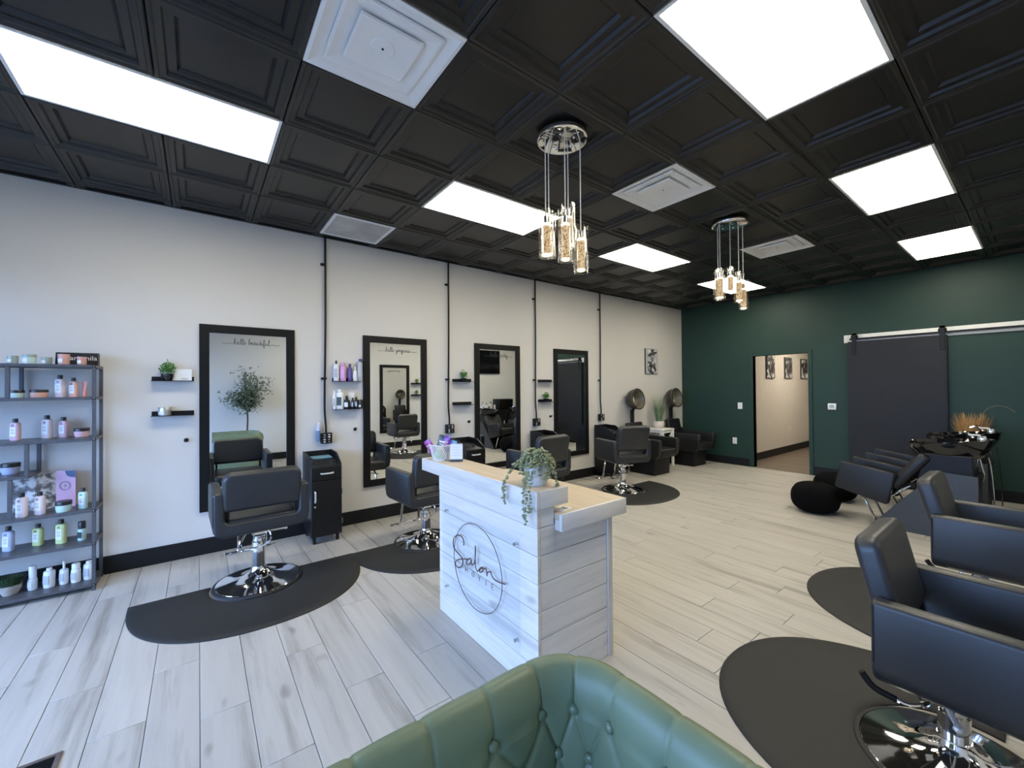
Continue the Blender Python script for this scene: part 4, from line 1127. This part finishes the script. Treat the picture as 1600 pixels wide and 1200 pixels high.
# acrylic sign on the front
SO = (2.765, 1.345, .168)
t = thing('acrylic_sign', 'clear acrylic sign with a circle and script lettering on the desk front', 'sign', SO)
B().box(2.340, 3.190, 1.324, 1.329, .172, .765, .001).build('acrylic_panel', 'acrylic', t, SO)
for x in (2.385, 3.145):
    for z in (.215, .722): B().cyl((x, 1.3225, z), (x, 1.3445, z), .0085, 14).build('standoff', 'steel', t, SO)
b = B(); b.tube([(2.772 + .266 * math.cos(a), 1.3225, .474 + .254 * math.sin(a)) for a in [2 * PI * i / 72 for i in range(72)]], .0022, 6, True); b.build('ring', 'copper', t, SO)
SP = [(2.63,.561),(2.628,.593),(2.599,.611),(2.554,.606),(2.508,.574),(2.497,.536),(2.515,.503),(2.568,.49),(2.607,.476),(2.618,.45),(2.596,.417),(2.559,.399),(2.526,.405),(2.526,.427),(2.567,.454),(2.626,.476),(2.664,.486),(2.71,.506),(2.683,.492),(2.661,.468),(2.672,.457),(2.703,.471),(2.72,.5),(2.719,.48),(2.737,.477),(2.757,.503),(2.768,.563),(2.766,.6),(2.763,.548),(2.764,.499),(2.772,.466),(2.793,.458),(2.815,.481),(2.837,.497),(2.849,.491),(2.84,.473),(2.819,.46),(2.809,.468),(2.824,.484),(2.859,.496),(2.884,.495),(2.889,.463),(2.892,.481),(2.914,.498),(2.931,.498),(2.938,.484),(2.96,.472),(3.0,.472),(3.039,.477),(3.066,.483)]
b = B(); b.tube(spline([(x, 1.3220, z) for x, z in SP], 4), .0036, 6); b.build('script_lettering', 'copper', t, SO)
caps = {'M': [[(-.5, 0), (-.5, 1), (0, .35), (.5, 1), (.5, 0)]], 'O': [[(.5 * math.cos(a), .5 + .5 * math.sin(a)) for a in [2 * PI * i / 18 for i in range(19)]]],
        'Y': [[(-.5, 1), (0, .5), (.5, 1)], [(0, .5), (0, 0)]], 'I': [[(0, 0), (0, 1)]], 'E': [[(.4, 1), (-.4, 1), (-.4, 0), (.4, 0)], [(-.4, .5), (.3, .5)]]}
b = B()
for ch, x in zip('MOYIE', (2.661, 2.738, 2.808, 2.878, 2.944)):
    for st in caps[ch]: b.tube([(x + .026 * px, 1.3220, .406 + .030 * pz) for px, pz in st], .0017, 4)
b.build('capital_lettering', 'copper', t, SO)
# card left on the work top
t = thing('business_card', 'small white card with a dark photo on the lower desk top', 'card', (3.285, 1.545, .900), .25)
B().box(-.032, .032, -.045, .045, 0, .0012).build('sheet', 'paper', t); B().box(-.022, .022, -.020, .034, .0012, .0016).build('print', 'photo2', t)
# trailing succulent
t = thing('trailing_plant', 'pale pot of trailing round leaved succulent on the desk end', 'plant', (3.19, 1.452, 1.028))
B().lathe([(0, 0), (.046, 0), (.066, .04), (.072, .085), (.066, .125), (.060, .125), (.055, .11), (0, .11)], 28).build('pot', 'concrete', t)
rd = random.Random(12)
def strand(pts, n, nm):
    P = spline(pts, 8); b = B(); b.tube(P, .0012, 4)
    for i in range(n):
        p = P[int(i * (len(P) - 1) / max(1, n - 1))]
        for q in range(2):
            o = Vector((rd.uniform(-1, 1), rd.uniform(-1, 1), rd.uniform(-.6, .8))).normalized() * rd.uniform(.004, .009)
            b.ico(p + o, rd.uniform(.0058, .0086), 1, (1, 1, .8))
    return b.build(nm, 'leaf2', t)
for i in range(54):
    a = 2 * PI * i / 54 * 3.0 + rd.uniform(-.2, .2); q = rd.uniform(.03, .055); dr = rd.choice((.0, .02, .045, .075)); e = q + rd.uniform(.02, .04)
    zt = .125 + rd.uniform(.02, .065)
    c, s = math.cos(a), math.sin(a)
    strand([(q * .3 * c, q * .3 * s, .11), (q * .8 * c, q * .8 * s, zt), (e * c, e * s, zt - .03), ((e + .012) * c, (e + .012) * s, max(.03, zt - .05 - dr))], 9, 'trailing_stem')
for (pts, n) in (([(.04, -.05, .12), (.07, -.10, .13), (.085, -.144, .06), (.08, -.148, -.06), (.072, -.145, -.165)], 28),
                 ([(.03, -.055, .12), (.05, -.10, .12), (.062, -.142, .04), (.058, -.147, -.05), (.064, -.146, -.140)], 22),
                 ([(.06, -.04, .12), (.09, -.09, .11), (.112, -.142, .03), (.108, -.145, -.06), (.104, -.145, -.10)], 20),
                 ([(-.03, -.05, .12), (-.07, -.09, .12), (-.095, -.142, .03), (-.10, -.147, -.03), (-.105, -.145, -.10)], 22),
                 ([(-.04, -.045, .12), (-.08, -.08, .10), (-.105, -.142, .02), (-.112, -.147, -.07)], 16),
                 ([(.05, .02, .12), (.09, .03, .10), (.105, .04, .03), (.11, .045, .006)], 14)):
    strand(pts, n, 'trailing_stem')
# snack basket
BO = (2.158, 1.412, 1.028)
t = thing('snack_basket', 'white plastic lattice basket filled with snack packets', 'basket', BO)
ax, ay, bx_, by_ = .070, .054, .100, .078
b = B(); NB = 30
P = lambda a, u: Vector(((ax + (bx_ - ax) * u) * math.cos(a), (ay + (by_ - ay) * u) * math.sin(a), .006 + .104 * u))
for i in range(NB):
    for s in (-1, 1): b.tube([P(2 * PI * i / NB + s * u * .9, u) for u in (0, .33, .66, 1)], .0021, 4)
b.build('lattice', 'white', t)
b = B(); b.tube([P(2 * PI * i / 40, 1) for i in range(40)], .0045, 6, True); b.build('rim', 'white', t)
b = B(); b.lathe([(0, .0), (1, .0), (1.02, .012), (.95, .010), (0, .006)], 30, sx=ax, sy=ay); b.build('base', 'white', t)
def packet(label, loc, rot, wd, hg, th, m, m2):
    t = thing('snack_packet', label, 'snack', loc, 0, 'snack packets in the white basket')
    t.rotation_euler = rot
    b = B(); bm = b.bm; nx, nz = 6, 8
    for s in (1, -1):
        g = [[bm.verts.new((-wd / 2 + wd * i / nx, s * th / 2 * (math.sin(PI * j / nz) * math.sin(PI * i / nx)) ** .6 if 0 < i < nx and 0 < j < nz else 0, hg * j / nz)) for i in range(nx + 1)] for j in range(nz + 1)]
        for j in range(nz):
            for i in range(nx):
                f = (g[j][i], g[j][i + 1], g[j + 1][i + 1], g[j + 1][i]); bm.faces.new(f if s < 0 else f[::-1])
    bmesh.ops.remove_doubles(bm, verts=bm.verts, dist=1e-6)
    b.build('wrapper', m, t)
    b = B(); b.box(-wd * .30, wd * .30, -th / 2 - .0012, -th / 2 + .002, hg * .62, hg * .70); b.box(-wd * .22, wd * .22, -th / 2 - .0012, -th / 2 + .002, hg * .50, hg * .55); b.build('print', m2, t)
packet('magenta snack packet leaning out at the left of the basket', (2.123, 1.385, 1.061), (.15, -.55, .5), .062, .125, .022, 'mauve', 'p_peach')
packet('dark grey striped snack packet in the middle of the basket', (2.158, 1.405, 1.068), (-.05, .22, .75), .074, .140, .022, 'greywrap', 'white')
packet('violet snack packet at the right of the basket', (2.185, 1.442, 1.081), (.05, .05, .55), .064, .118, .024, 'purple', 'p_peach')
packet('light blue snack packet at the back right of the basket', (2.198, 1.462, 1.056), (-.1, .3, .6), .05, .115, .02, 'sky', 'white')
packet('lime snack packet low in the basket', (2.158, 1.375, 1.042), (.2, .6, .5), .05, .07, .02, 'limewrap', 'white')
packet('cream snack packet low in the basket', (2.195, 1.412, 1.042), (.2, -.2, .6), .055, .09, .02, 'cream', 'p_coral')
# tent calendar
t = thing('tent_calendar', 'small white tent calendar beside the snack basket', 'calendar', (2.292, 1.468, 1.028), -.62)
B().prism([(.030, .018), (.033, .018), (.003, .122), (.0, .122)], 'y', -.043, .043).build('page', 'paper', t)
B().prism([(-.033, .0), (-.030, .0), (.0015, .120), (-.0015, .120)], 'y', -.043, .043).build('page', 'paper', t)
b = B(); b.box(-.033, .034, -.043, .043, 0, .003); b.prism([(.0315, .002), (.0345, .002), (.030, .020), (.027, .020)], 'y', -.043, .043); b.build('stand', 'greywrap', t)
b = B()
for i in range(11): b.tube([(.0015 + .005 * math.cos(a), -.038 + i * .0076, .122 + .005 * math.sin(a)) for a in [2 * PI * k / 8 for k in range(8)]], .0008, 4, True)
b.build('wire_binding', 'white', t)
b = B()
for i in range(4):
    z0 = .045 + i * .018; xx = .033 - .030 * (z0 - .018) / .104 + .0005
    b.box(xx, xx + .0005, -.030, .030, z0, z0 + .0015)
b.build('print', 'p_silver', t)

# ------------------------------------------------------------------ green tufted tub chair
CO = (4.32, .62, 0)
t = thing('tufted_armchair', 'sage green button tufted tub chair in the foreground', 'armchair', CO)
cx0, cx1, cy1, cy0, RC = 3.895, 4.755, .978, .20, .23     # outer silhouette, open towards -y
UP = []; sl = []
SL, HZ, ZB, S0 = .165, .112, .645, .06
TOP = .752
ARC = PI / 2 * RC * .86
def at_s(s):
    a = cy1 - RC - cy0; c = a + ARC; d = c + (cx1 - cx0 - 2 * RC); e = d + ARC
    if s <= a: return cx0, cy0 + s, -1.0, 0.0
    if s <= c:
        q = PI - (s - a) / ARC * PI / 2; return cx0 + RC + RC * math.cos(q), cy1 - RC + RC * math.sin(q), math.cos(q), math.sin(q)
    if s <= d: return cx0 + RC + s - c, cy1, 0.0, 1.0
    if s <= e:
        q = PI / 2 - (s - d) / ARC * PI / 2; return cx1 - RC + RC * math.cos(q), cy1 - RC + RC * math.sin(q), math.cos(q), math.sin(q)
    return cx1, cy1 - RC - (s - e), 1.0, 0.0
smax = 2 * (cy1 - RC - cy0) + 2 * ARC + cx1 - cx0 - 2 * RC
sec = []   # (inset, z, normal inset, normal z, tuft weight)
for k in range(31): z = .40 + (ZB - .40) * k / 30; sec.append((.140 - .025 * k / 30, z, 1, 0, 1.0))
for k in range(1, 25):
    a = PI * k / 24; sec.append((.060 + .055 * math.cos(a), ZB + (TOP - ZB) * math.sin(a) ** .9, math.cos(a), math.sin(a), max(0.0, min(1.0, 1.8 - k / 13.0))))
sec += [(.012, .60, 0, 0, 0), (.022, .56, 0, 0, 0), (.026, .40, 0, 0, 0), (.026, .09, 0, 0, 0)]
def tuft(s, z, wgt):
    fr = lambda q: abs(q - round(q))
    if z >= ZB - 1e-6:
        d = fr((s - S0) / SL) * SL
        h = .0035 * abs(math.sin(PI * (s - S0) / SL)) ** .7 + .0045 * (1 - math.exp(-(d / .0055) ** 2))
        r2 = d * d + (z - ZB) ** 2
        return wgt * (h - .010 * math.exp(-r2 / .022 ** 2))
    u = (s - S0) / SL + (z - ZB) / (2 * HZ); v = (s - S0) / SL - (z - ZB) / (2 * HZ)
    d = min(fr(u), fr(v)) / 7.5
    h = .007 * (abs(math.sin(PI * u)) * abs(math.sin(PI * v))) ** .5 + .0045 * (1 - math.exp(-(d / .0055) ** 2))
    m = round((z - ZB) / HZ); ph = .5 * (m % 2)
    ds = fr((s - S0) / SL - ph) * SL; dz = z - ZB - m * HZ
    return h - .010 * math.exp(-(ds * ds + dz * dz) / .022 ** 2)
b = B(); bm = b.bm; rings = []
NS = int(smax / .0075)
for i in range(NS + 1):
    s = smax * i / NS; px, py, nx, ny = at_s(s); ring = []
    for ins, z, ni, nz, wg in sec:
        h = tuft(s, z, wg) if wg > 0 else 0
        q = ins + h * ni
        ring.append(bm.verts.new((px - nx * q, py - ny * q, z + h * nz)))
    rings.append(ring)
for a, c in zip(rings[:-1], rings[1:]):
    for k in range(len(sec) - 1): bm.faces.new((a[k], c[k], c[k + 1], a[k + 1]))
for r in (rings[0], rings[-1]): bm.faces.new(r)
bmesh.ops.recalc_face_normals(bm, faces=bm.faces)
b.build('tufted_back', 'sage', t, CO, ang=80)
for row in range(3):
    k = 0
    while True:
        s = S0 + SL * (k + .5 * (row % 2)); z = ZB - row * HZ; k += 1
        if s > smax - .03: break
        px, py, nx, ny = at_s(s); ins = .140 - .025 * (z - .40) / (ZB - .40) - .004
        Mx = Matrix.Translation((px - nx * ins, py - ny * ins, z)) @ Vector((-nx, -ny, .35 if row == 0 else .1)).to_track_quat('Z', 'Y').to_matrix().to_4x4()
        B().lathe([(0, .0125), (.007, .0118), (.0125, .0085), (.0155, .003), (.0145, -.003), (0, -.006)], 18, Mx=Mx).build('button', 'sage_dark', t, CO)
B().prism(rrect(cx0 + .12, cx1 - .12, cy0 - .02, cy1 - .13, .07, 6), 'z', .30, .43, .03, 4).build('seat_cushion', 'sage', t, CO, ang=70)
B().prism(rrect(cx0 + .03, cx1 - .03, cy0, cy1 - .03, .20, 6), 'z', .09, .30, .01, 2).build('seat_base', 'sage', t, CO)
for x in (cx0 + .12, cx1 - .12):
    for y in (cy0 + .08, cy1 - .14): B().lathe([(0, 0), (.014, 0), (.022, .092), (0, .092)], 12, c=(x, y, 0)).build('leg', 'black', t, CO)

# ------------------------------------------------------------------ pendants
def pendant(label, x, y, spec):
    t = thing('pendant_light', label, 'pendant light', (x, y, 0), 0, 'glass cylinder pendant lights')
    B().lathe([(0, H - .030), (.150, H - .030), (.168, H - .024), (.172, H - .012), (.172, H - .001), (0, H - .001)], 48).build('canopy', 'chrome', t)
    for i in range(5):
        a = 2 * PI * i / 5 + .35
        B().lathe([(0, H - .038), (.007, H - .037), (.008, H - .030), (0, H - .030)], 10, c=(.085 * math.cos(a), .085 * math.sin(a), 0)).build('canopy_screw', 'chrome', t)
    for dx, dy, zb, zt in spec:
        B().tube([(dx, dy, H - .03), (dx, dy, zt - .05)], .0036, 6).build('cable', 'cable', t)
        g = B().lathe([(.0455, zb), (.048, zb + .003), (.048, zt), (.045, zt), (.045, zb + .008), (0, zb + .008), (0, zb), (.0455, zb)], 28, c=(dx, dy, 0)).build('glass_shade', 'glass', t)
        top = zt - .10
        B().lathe([(0, top + .015), (.017, top + .015), (.018, top + .060), (.006, top + .066), (0, top + .066)], 16, c=(dx, dy, 0)).build('lamp_holder', 'chrome', g)
        B().lathe([(0, top - .005), (.026, top - .005), (.028, top + .004), (.020, top + .014), (0, top + .015)], 20, c=(dx, dy, 0)).build('lamp', 'bulb', g)
        B().lathe([(0, zb + .026), (.026, zb + .026), (.026, top - .005), (0, top - .005)], 20, c=(dx, dy, 0)).build('crystal_rod', 'crystal', g)
        B().lathe([(0, zb + .012), (.022, zb + .014), (.026, zb + .026), (0, zb + .026)], 20, c=(dx, dy, 0)).build('lamp_foot', 'bulb', g)
        b = B(); b.tube([(dx - .05, dy - .018, zt - .028), (dx + .05, dy + .018, zt - .028)], .0022, 5); b.build('cross_pin', 'steel', g)
R2 = (.6076, .7942); D2 = (-.7941, .6077)
def spc(lst): return [(R2[0] * l + D2[0] * d, R2[1] * l + D2[1] * d, zb, zt) for l, d, zb, zt in lst]
pendant('nearer pendant light of five glass cylinders on a chrome disc', 2.90, 1.95, spc([(-.117, -.02, 2.412, 2.730), (-.086, .085, 2.450, 2.762), (.0, -.12, 2.350, 2.690), (.052, .110, 2.525, 2.830), (.118, -.01, 2.312, 2.632)]))
pendant('farther pendant light of five glass cylinders before the green wall', 2.89, 4.37, spc([(-.116, -.02, 2.438, 2.755), (-.084, .085, 2.457, 2.770), (.02, -.12, 2.384, 2.690), (.060, .110, 2.535, 2.805), (.126, -.01, 2.327, 2.640)]))

# ------------------------------------------------------------------ shampoo units, poufs
def shampoo(label, yc, lab_b):
    O = (3.85, yc, 0)
    t = thing('shampoo_chair', label, 'chair', O, 0, 'black backwash chairs')
    hw = .29
    for s in (-1, 1):
        B().prism([(3.405, .665), (3.345, .395), (3.36, .368), (3.79, .262), (3.815, .275), (3.875, .585), (3.86, .603), (3.425, .678)], 'y', yc + s * (hw - .042) - .042, yc + s * (hw - .042) + .042, .014, 3).build('armrest', 'leather2', t, O, ang=50)
    Ms = Matrix.Translation((3.60, yc, .45)) @ Matrix.Rotation(.19, 4, 'Y')
    B().box(-.23, .24, -.20, .20, -.075, .06, .04, 4, Ms).build('seat', 'leather2', t, O, ang=60)
    Mb = Matrix.Translation((3.83, yc, .44)) @ Matrix.Rotation(.62, 4, 'Y')
    B().box(-.05, .055, -.235, .235, 0, .47, .04, 4, Mb).build('backrest', 'leather2', t, O, ang=60)
    B().prism([(3.66, 0), (4.45, 0), (4.45, .648), (4.19, .662)], 'y', yc - .222, yc + .222, .006, 1).build('base_cabinet', 'black', t, O)
    for s in (-1, 1): B().prism([(3.655, 0), (4.455, 0), (4.455, .652), (4.187, .666)], 'y', yc + s * .229 - .006, yc + s * .229 + .006, .002, 1).build('side_panel', 'slate_panel', t, O)
    b = B(); b.prism([(3.70, .008), (3.76, .008), (4.215, .62), (4.185, .645)], 'y', yc - .240, yc - .2355); b.build('base_trim', 'slate_panel', t, O)
    b = B()
    for s in (-1, 1): b.tube([(3.575, yc + s * .16, .30), (3.70, yc + s * .16, .012)], .013, 8)
    b.tube([(3.70, yc - .16, .014), (3.70, yc + .16, .014)], .011, 8)
    b.build('chrome_leg', 'chrome', t, O)
    b = B()
    for i, x in enumerate((3.80, 3.86, 3.93)): b.tube([(x, yc - .19, .33 + i * .055), (x + .05, yc - .19, .37 + i * .055)], .014, 8)
    b.tube([(3.78, yc - .19, .31), (3.98, yc - .19, .47)], .008, 8)
    b.build('recline_linkage', 'chrome', t, O)
    B().prism([(4.00, .42), (4.43, .64), (4.42, .84), (4.08, .84)], 'y', yc - .20, yc + .20, .01, 1).build('bowl_pedestal', 'black', t, O)
    # bowl
    b = B(); bm = b.bm; N = 40; rings = []
    def ring(k, zb, lift, bb):
        r = []
        for i in range(N):
            a = 2 * PI * i / N; c, s = math.cos(a), math.sin(a)
            tip = max(0, -c) ** 4
            notch = math.exp(-((s / .28) ** 2)) * (1 if c < 0 else 0)
            r.append(bm.verts.new((4.245 + .305 * k * c, yc + .235 * bb * s * (1 - .25 * tip), zb - .03 + lift * (.035 * c + .03 * tip - .045 * notch))))
        return r
    for k, zb, lf, bb in ((.55, .80, 0, .55), (.80, .85, .3, .8), (.95, .925, .8, .95), (1.0, .985, 1, 1.0), (1.0, 1.0, 1, 1.0), (.93, 1.0, 1, .93), (.86, .955, .9, .86), (.70, .88, .4, .70), (.40, .835, 0, .4)): rings.append(ring(k, zb, lf, bb))
    for a, c in zip(rings[:-1], rings[1:]):
        for i in range(N): bm.faces.new((a[i], a[(i + 1) % N], c[(i + 1) % N], c[i]))
    bm.faces.new(rings[0][::-1]); bm.faces.new(rings[-1])
    b.build('wash_bowl', 'gloss_black', t, O, ang=60)
    b = B(); b.lathe([(0, 0), (.032, 0), (.034, .03), (.028, .055), (0, .06)], 18, c=(4.47, yc - .03, .982)); fc = b.build('faucet', 'chrome', t, O)
    b = B(); b.box(4.38, 4.46, yc - .045, yc - .030, 1.036, 1.050, .004, 2); b.build('faucet_lever', 'white', t, O)
    b = B(); b.tube(spline([(4.40, yc + .10, 1.0), (4.36, yc + .10, 1.05), (4.30, yc + .09, 1.03)], 5), .014, 8); b.build('spray_head', 'chrome', t, O)
    b = B(); b.tube(spline([(4.44, yc - .06, .82), (4.43, yc - .07, .74), (4.40, yc - .08, .665)], 4), .008, 6); b.tube(spline([(4.455, yc - .08, .81), (4.47, yc - .08, .72), (4.48, yc - .07, .66), (4.47, yc - .05, .60)], 4), .009, 6)
    b.tube(spline([(4.51, yc - .04, .83), (4.525, yc - .02, .70), (4.54, yc, .40), (4.545, yc + .03, .05)], 4), .006, 6)
    b.build('hose', 'steel', t, O)
    return t
shampoo('nearer black backwash chair with a glossy black basin', 6.155, 'x')
shampoo('farther black backwash chair, partly behind the nearer one', 7.20, 'x')
def pouf(label, x, y, r, h):
    t = thing('pouf', label, 'pouf', (x, y, 0), 0, 'black knitted poufs')
    b = B(); bm = b.bm; N = 48; pr = []
    for k in range(15):
        u = -PI / 2 + PI * k / 14; rr = r * abs(math.cos(u)) ** .62; zz = h / 2 + h / 2 * (abs(math.sin(u)) ** .85) * (1 if u > 0 else -1)
        pr.append((max(rr, 0), zz))
    pr[0] = (0, 0); pr[-1] = (0, h)
    b.lathe(pr, N)
    for v in bm.verts:
        a = math.atan2(v.co.y, v.co.x); q = 1 + .012 * math.cos(16 * a); v.co.x *= q; v.co.y *= q
    b.build('cover', 'knit', t, ang=60)
    B().lathe([(0, h - .004), (.02, h - .003), (.018, h + .006), (0, h + .009)], 12).build('button', 'knit', t)
pouf('nearer black knitted pouf on the pale floor', 3.12, 6.01, .25, .36)
pouf('black knitted pouf behind the nearer one', 3.10, 6.86, .245, .36)
t = thing('dried_grass_vase', 'tan dried grass bundle in a tall black vase against the green wall', 'plant', (4.25, 8.10, 0))
B().lathe([(0, 0), (.10, 0), (.14, .25), (.13, .60), (.10, .78), (.12, .86), (.105, .86), (.09, .78), (0, .70)], 24).build('vase', 'black', t)
blades(t, 520, .085, .44, .15, 'straw', .74, 31, .008, .1, inner=0.2)
b = B(); b.tube(spline([(.06, 0, .8), (.10, -.01, 1.15), (.20, -.02, 1.265), (.30, -.03, 1.255), (.37, -.03, 1.19)], 6), .0014, 4); b.build('stray_stalk', 'straw', t)

# ------------------------------------------------------------------ things that only the mirrors show
t = thing('television', 'large black wall television, seen only in the third mirror', 'television', (W, 6.92, 1.99))
B().box(-.055, -.03, -.60, .60, 0, .72, .006).build('bezel', 'black', t); B().box(-.0565, -.055, -.585, .585, .015, .705).build('screen', 'screen', t); B().box(-.03, -.003, -.2, .2, .2, .5).build('bracket', 'black', t)
t = thing('storage_cabinet', 'black cabinet by the right wall, seen only in a mirror', 'cabinet', (W - .22, 7.20, 0))
B().box(-.20, .20, -.72, .72, .06, .88, .004).build('body', 'cart', t); B().box(-.18, .20, -.70, .70, 0, .06).build('plinth', 'black', t)
for y in (-.70, -.225, .25):
    d = B().box(-.218, -.20, y, y + .45, .08, .86, .003).build('door', 'cart', t); B().box(-.24, -.218, y + .40, y + .415, .42, .56, .004).build('handle', 'handle', d)
t = thing('towel_cabinet', 'black box standing on the cabinet, seen only in a mirror', 'box', (W - .2, 7.52, .88))
B().box(-.15, .15, -.28, .28, 0, .33, .008, 2).build('housing', 'black', t); B().box(-.162, -.15, -.26, .26, .03, .30, .004).build('door', 'screen', t)
for i, q in enumerate(('first', 'second', 'third', 'fourth', 'fifth', 'sixth', 'seventh')):
    bottle(q + ' white bottle counted from the black box on the mirrored cabinet', W - .25 + (.07 if i % 2 else 0), 7.166 - i * .078, .88, .062, .19 + .03 * (i % 3), 'p_white', group='bottles on the mirrored cabinet', facing=PI)
t = thing('olive_tree', 'olive tree reflected in the hello beautiful mirror', 'tree', (5.24, .80, 0))
B().lathe([(0, 0), (.13, 0), (.16, .30), (.165, .33), (.145, .33), (.14, .28), (0, .28)], 24).build('pot', 'concrete', t)
b = B(); b.tube(spline([(0, 0, .25), (.01, .0, .6), (-.005, .01, .95), (0, 0, 1.15)], 5), .019, 8, taper=lambda u: 1 - .3 * u)
rd = random.Random(44); tips = []
for i in range(9):
    a = 2 * PI * i / 9 + rd.uniform(-.3, .3); q = rd.uniform(.12, .34); zt = rd.uniform(1.5, 2.05) - q * .5
    P = spline([(0, 0, 1.02 + .015 * i), (q * .35 * math.cos(a), q * .35 * math.sin(a), 1.28), (q * math.cos(a), q * math.sin(a), zt)], 5); b.tube(P, .009, 6, taper=lambda u: 1 - .7 * u); tips += P[4:]
b.build('trunk', 'bark', t)
b = B()
for i in range(2000):
    p = rd.choice(tips) + Vector((rd.gauss(0, .075), rd.gauss(0, .085), rd.gauss(0, .075)))
    if abs(p.x) > .31: continue
    b.leaf(p, Vector((rd.uniform(-1, 1), rd.uniform(-1, 1), rd.uniform(-.5, .9))), Vector((rd.uniform(-1, 1), rd.uniform(-1, 1), 1)), rd.uniform(.055, .10), .027)
b.build('foliage', 'leaf3', t)

# floor register
t = thing('floor_register', 'dark metal floor register at the lower left corner', 'floor vent', (2.275, -.463, 0))
b = B()
for x0, x1, y0, y1 in ((0, .018, -.32, 0), (.122, .14, -.32, 0), (.018, .122, -.018, 0), (.018, .122, -.32, -.302)): b.box(x0, x1, y0, y1, 0, .005, .001)
b.build('frame', 'bark', t); B().box(.018, .122, -.302, -.018, 0, .001).build('duct', 'dark', t)
for i in range(11): B().box(.020 + i * .0092, .024 + i * .0092, -.300, -.020, .001, .004).build('slat', 'black', t)
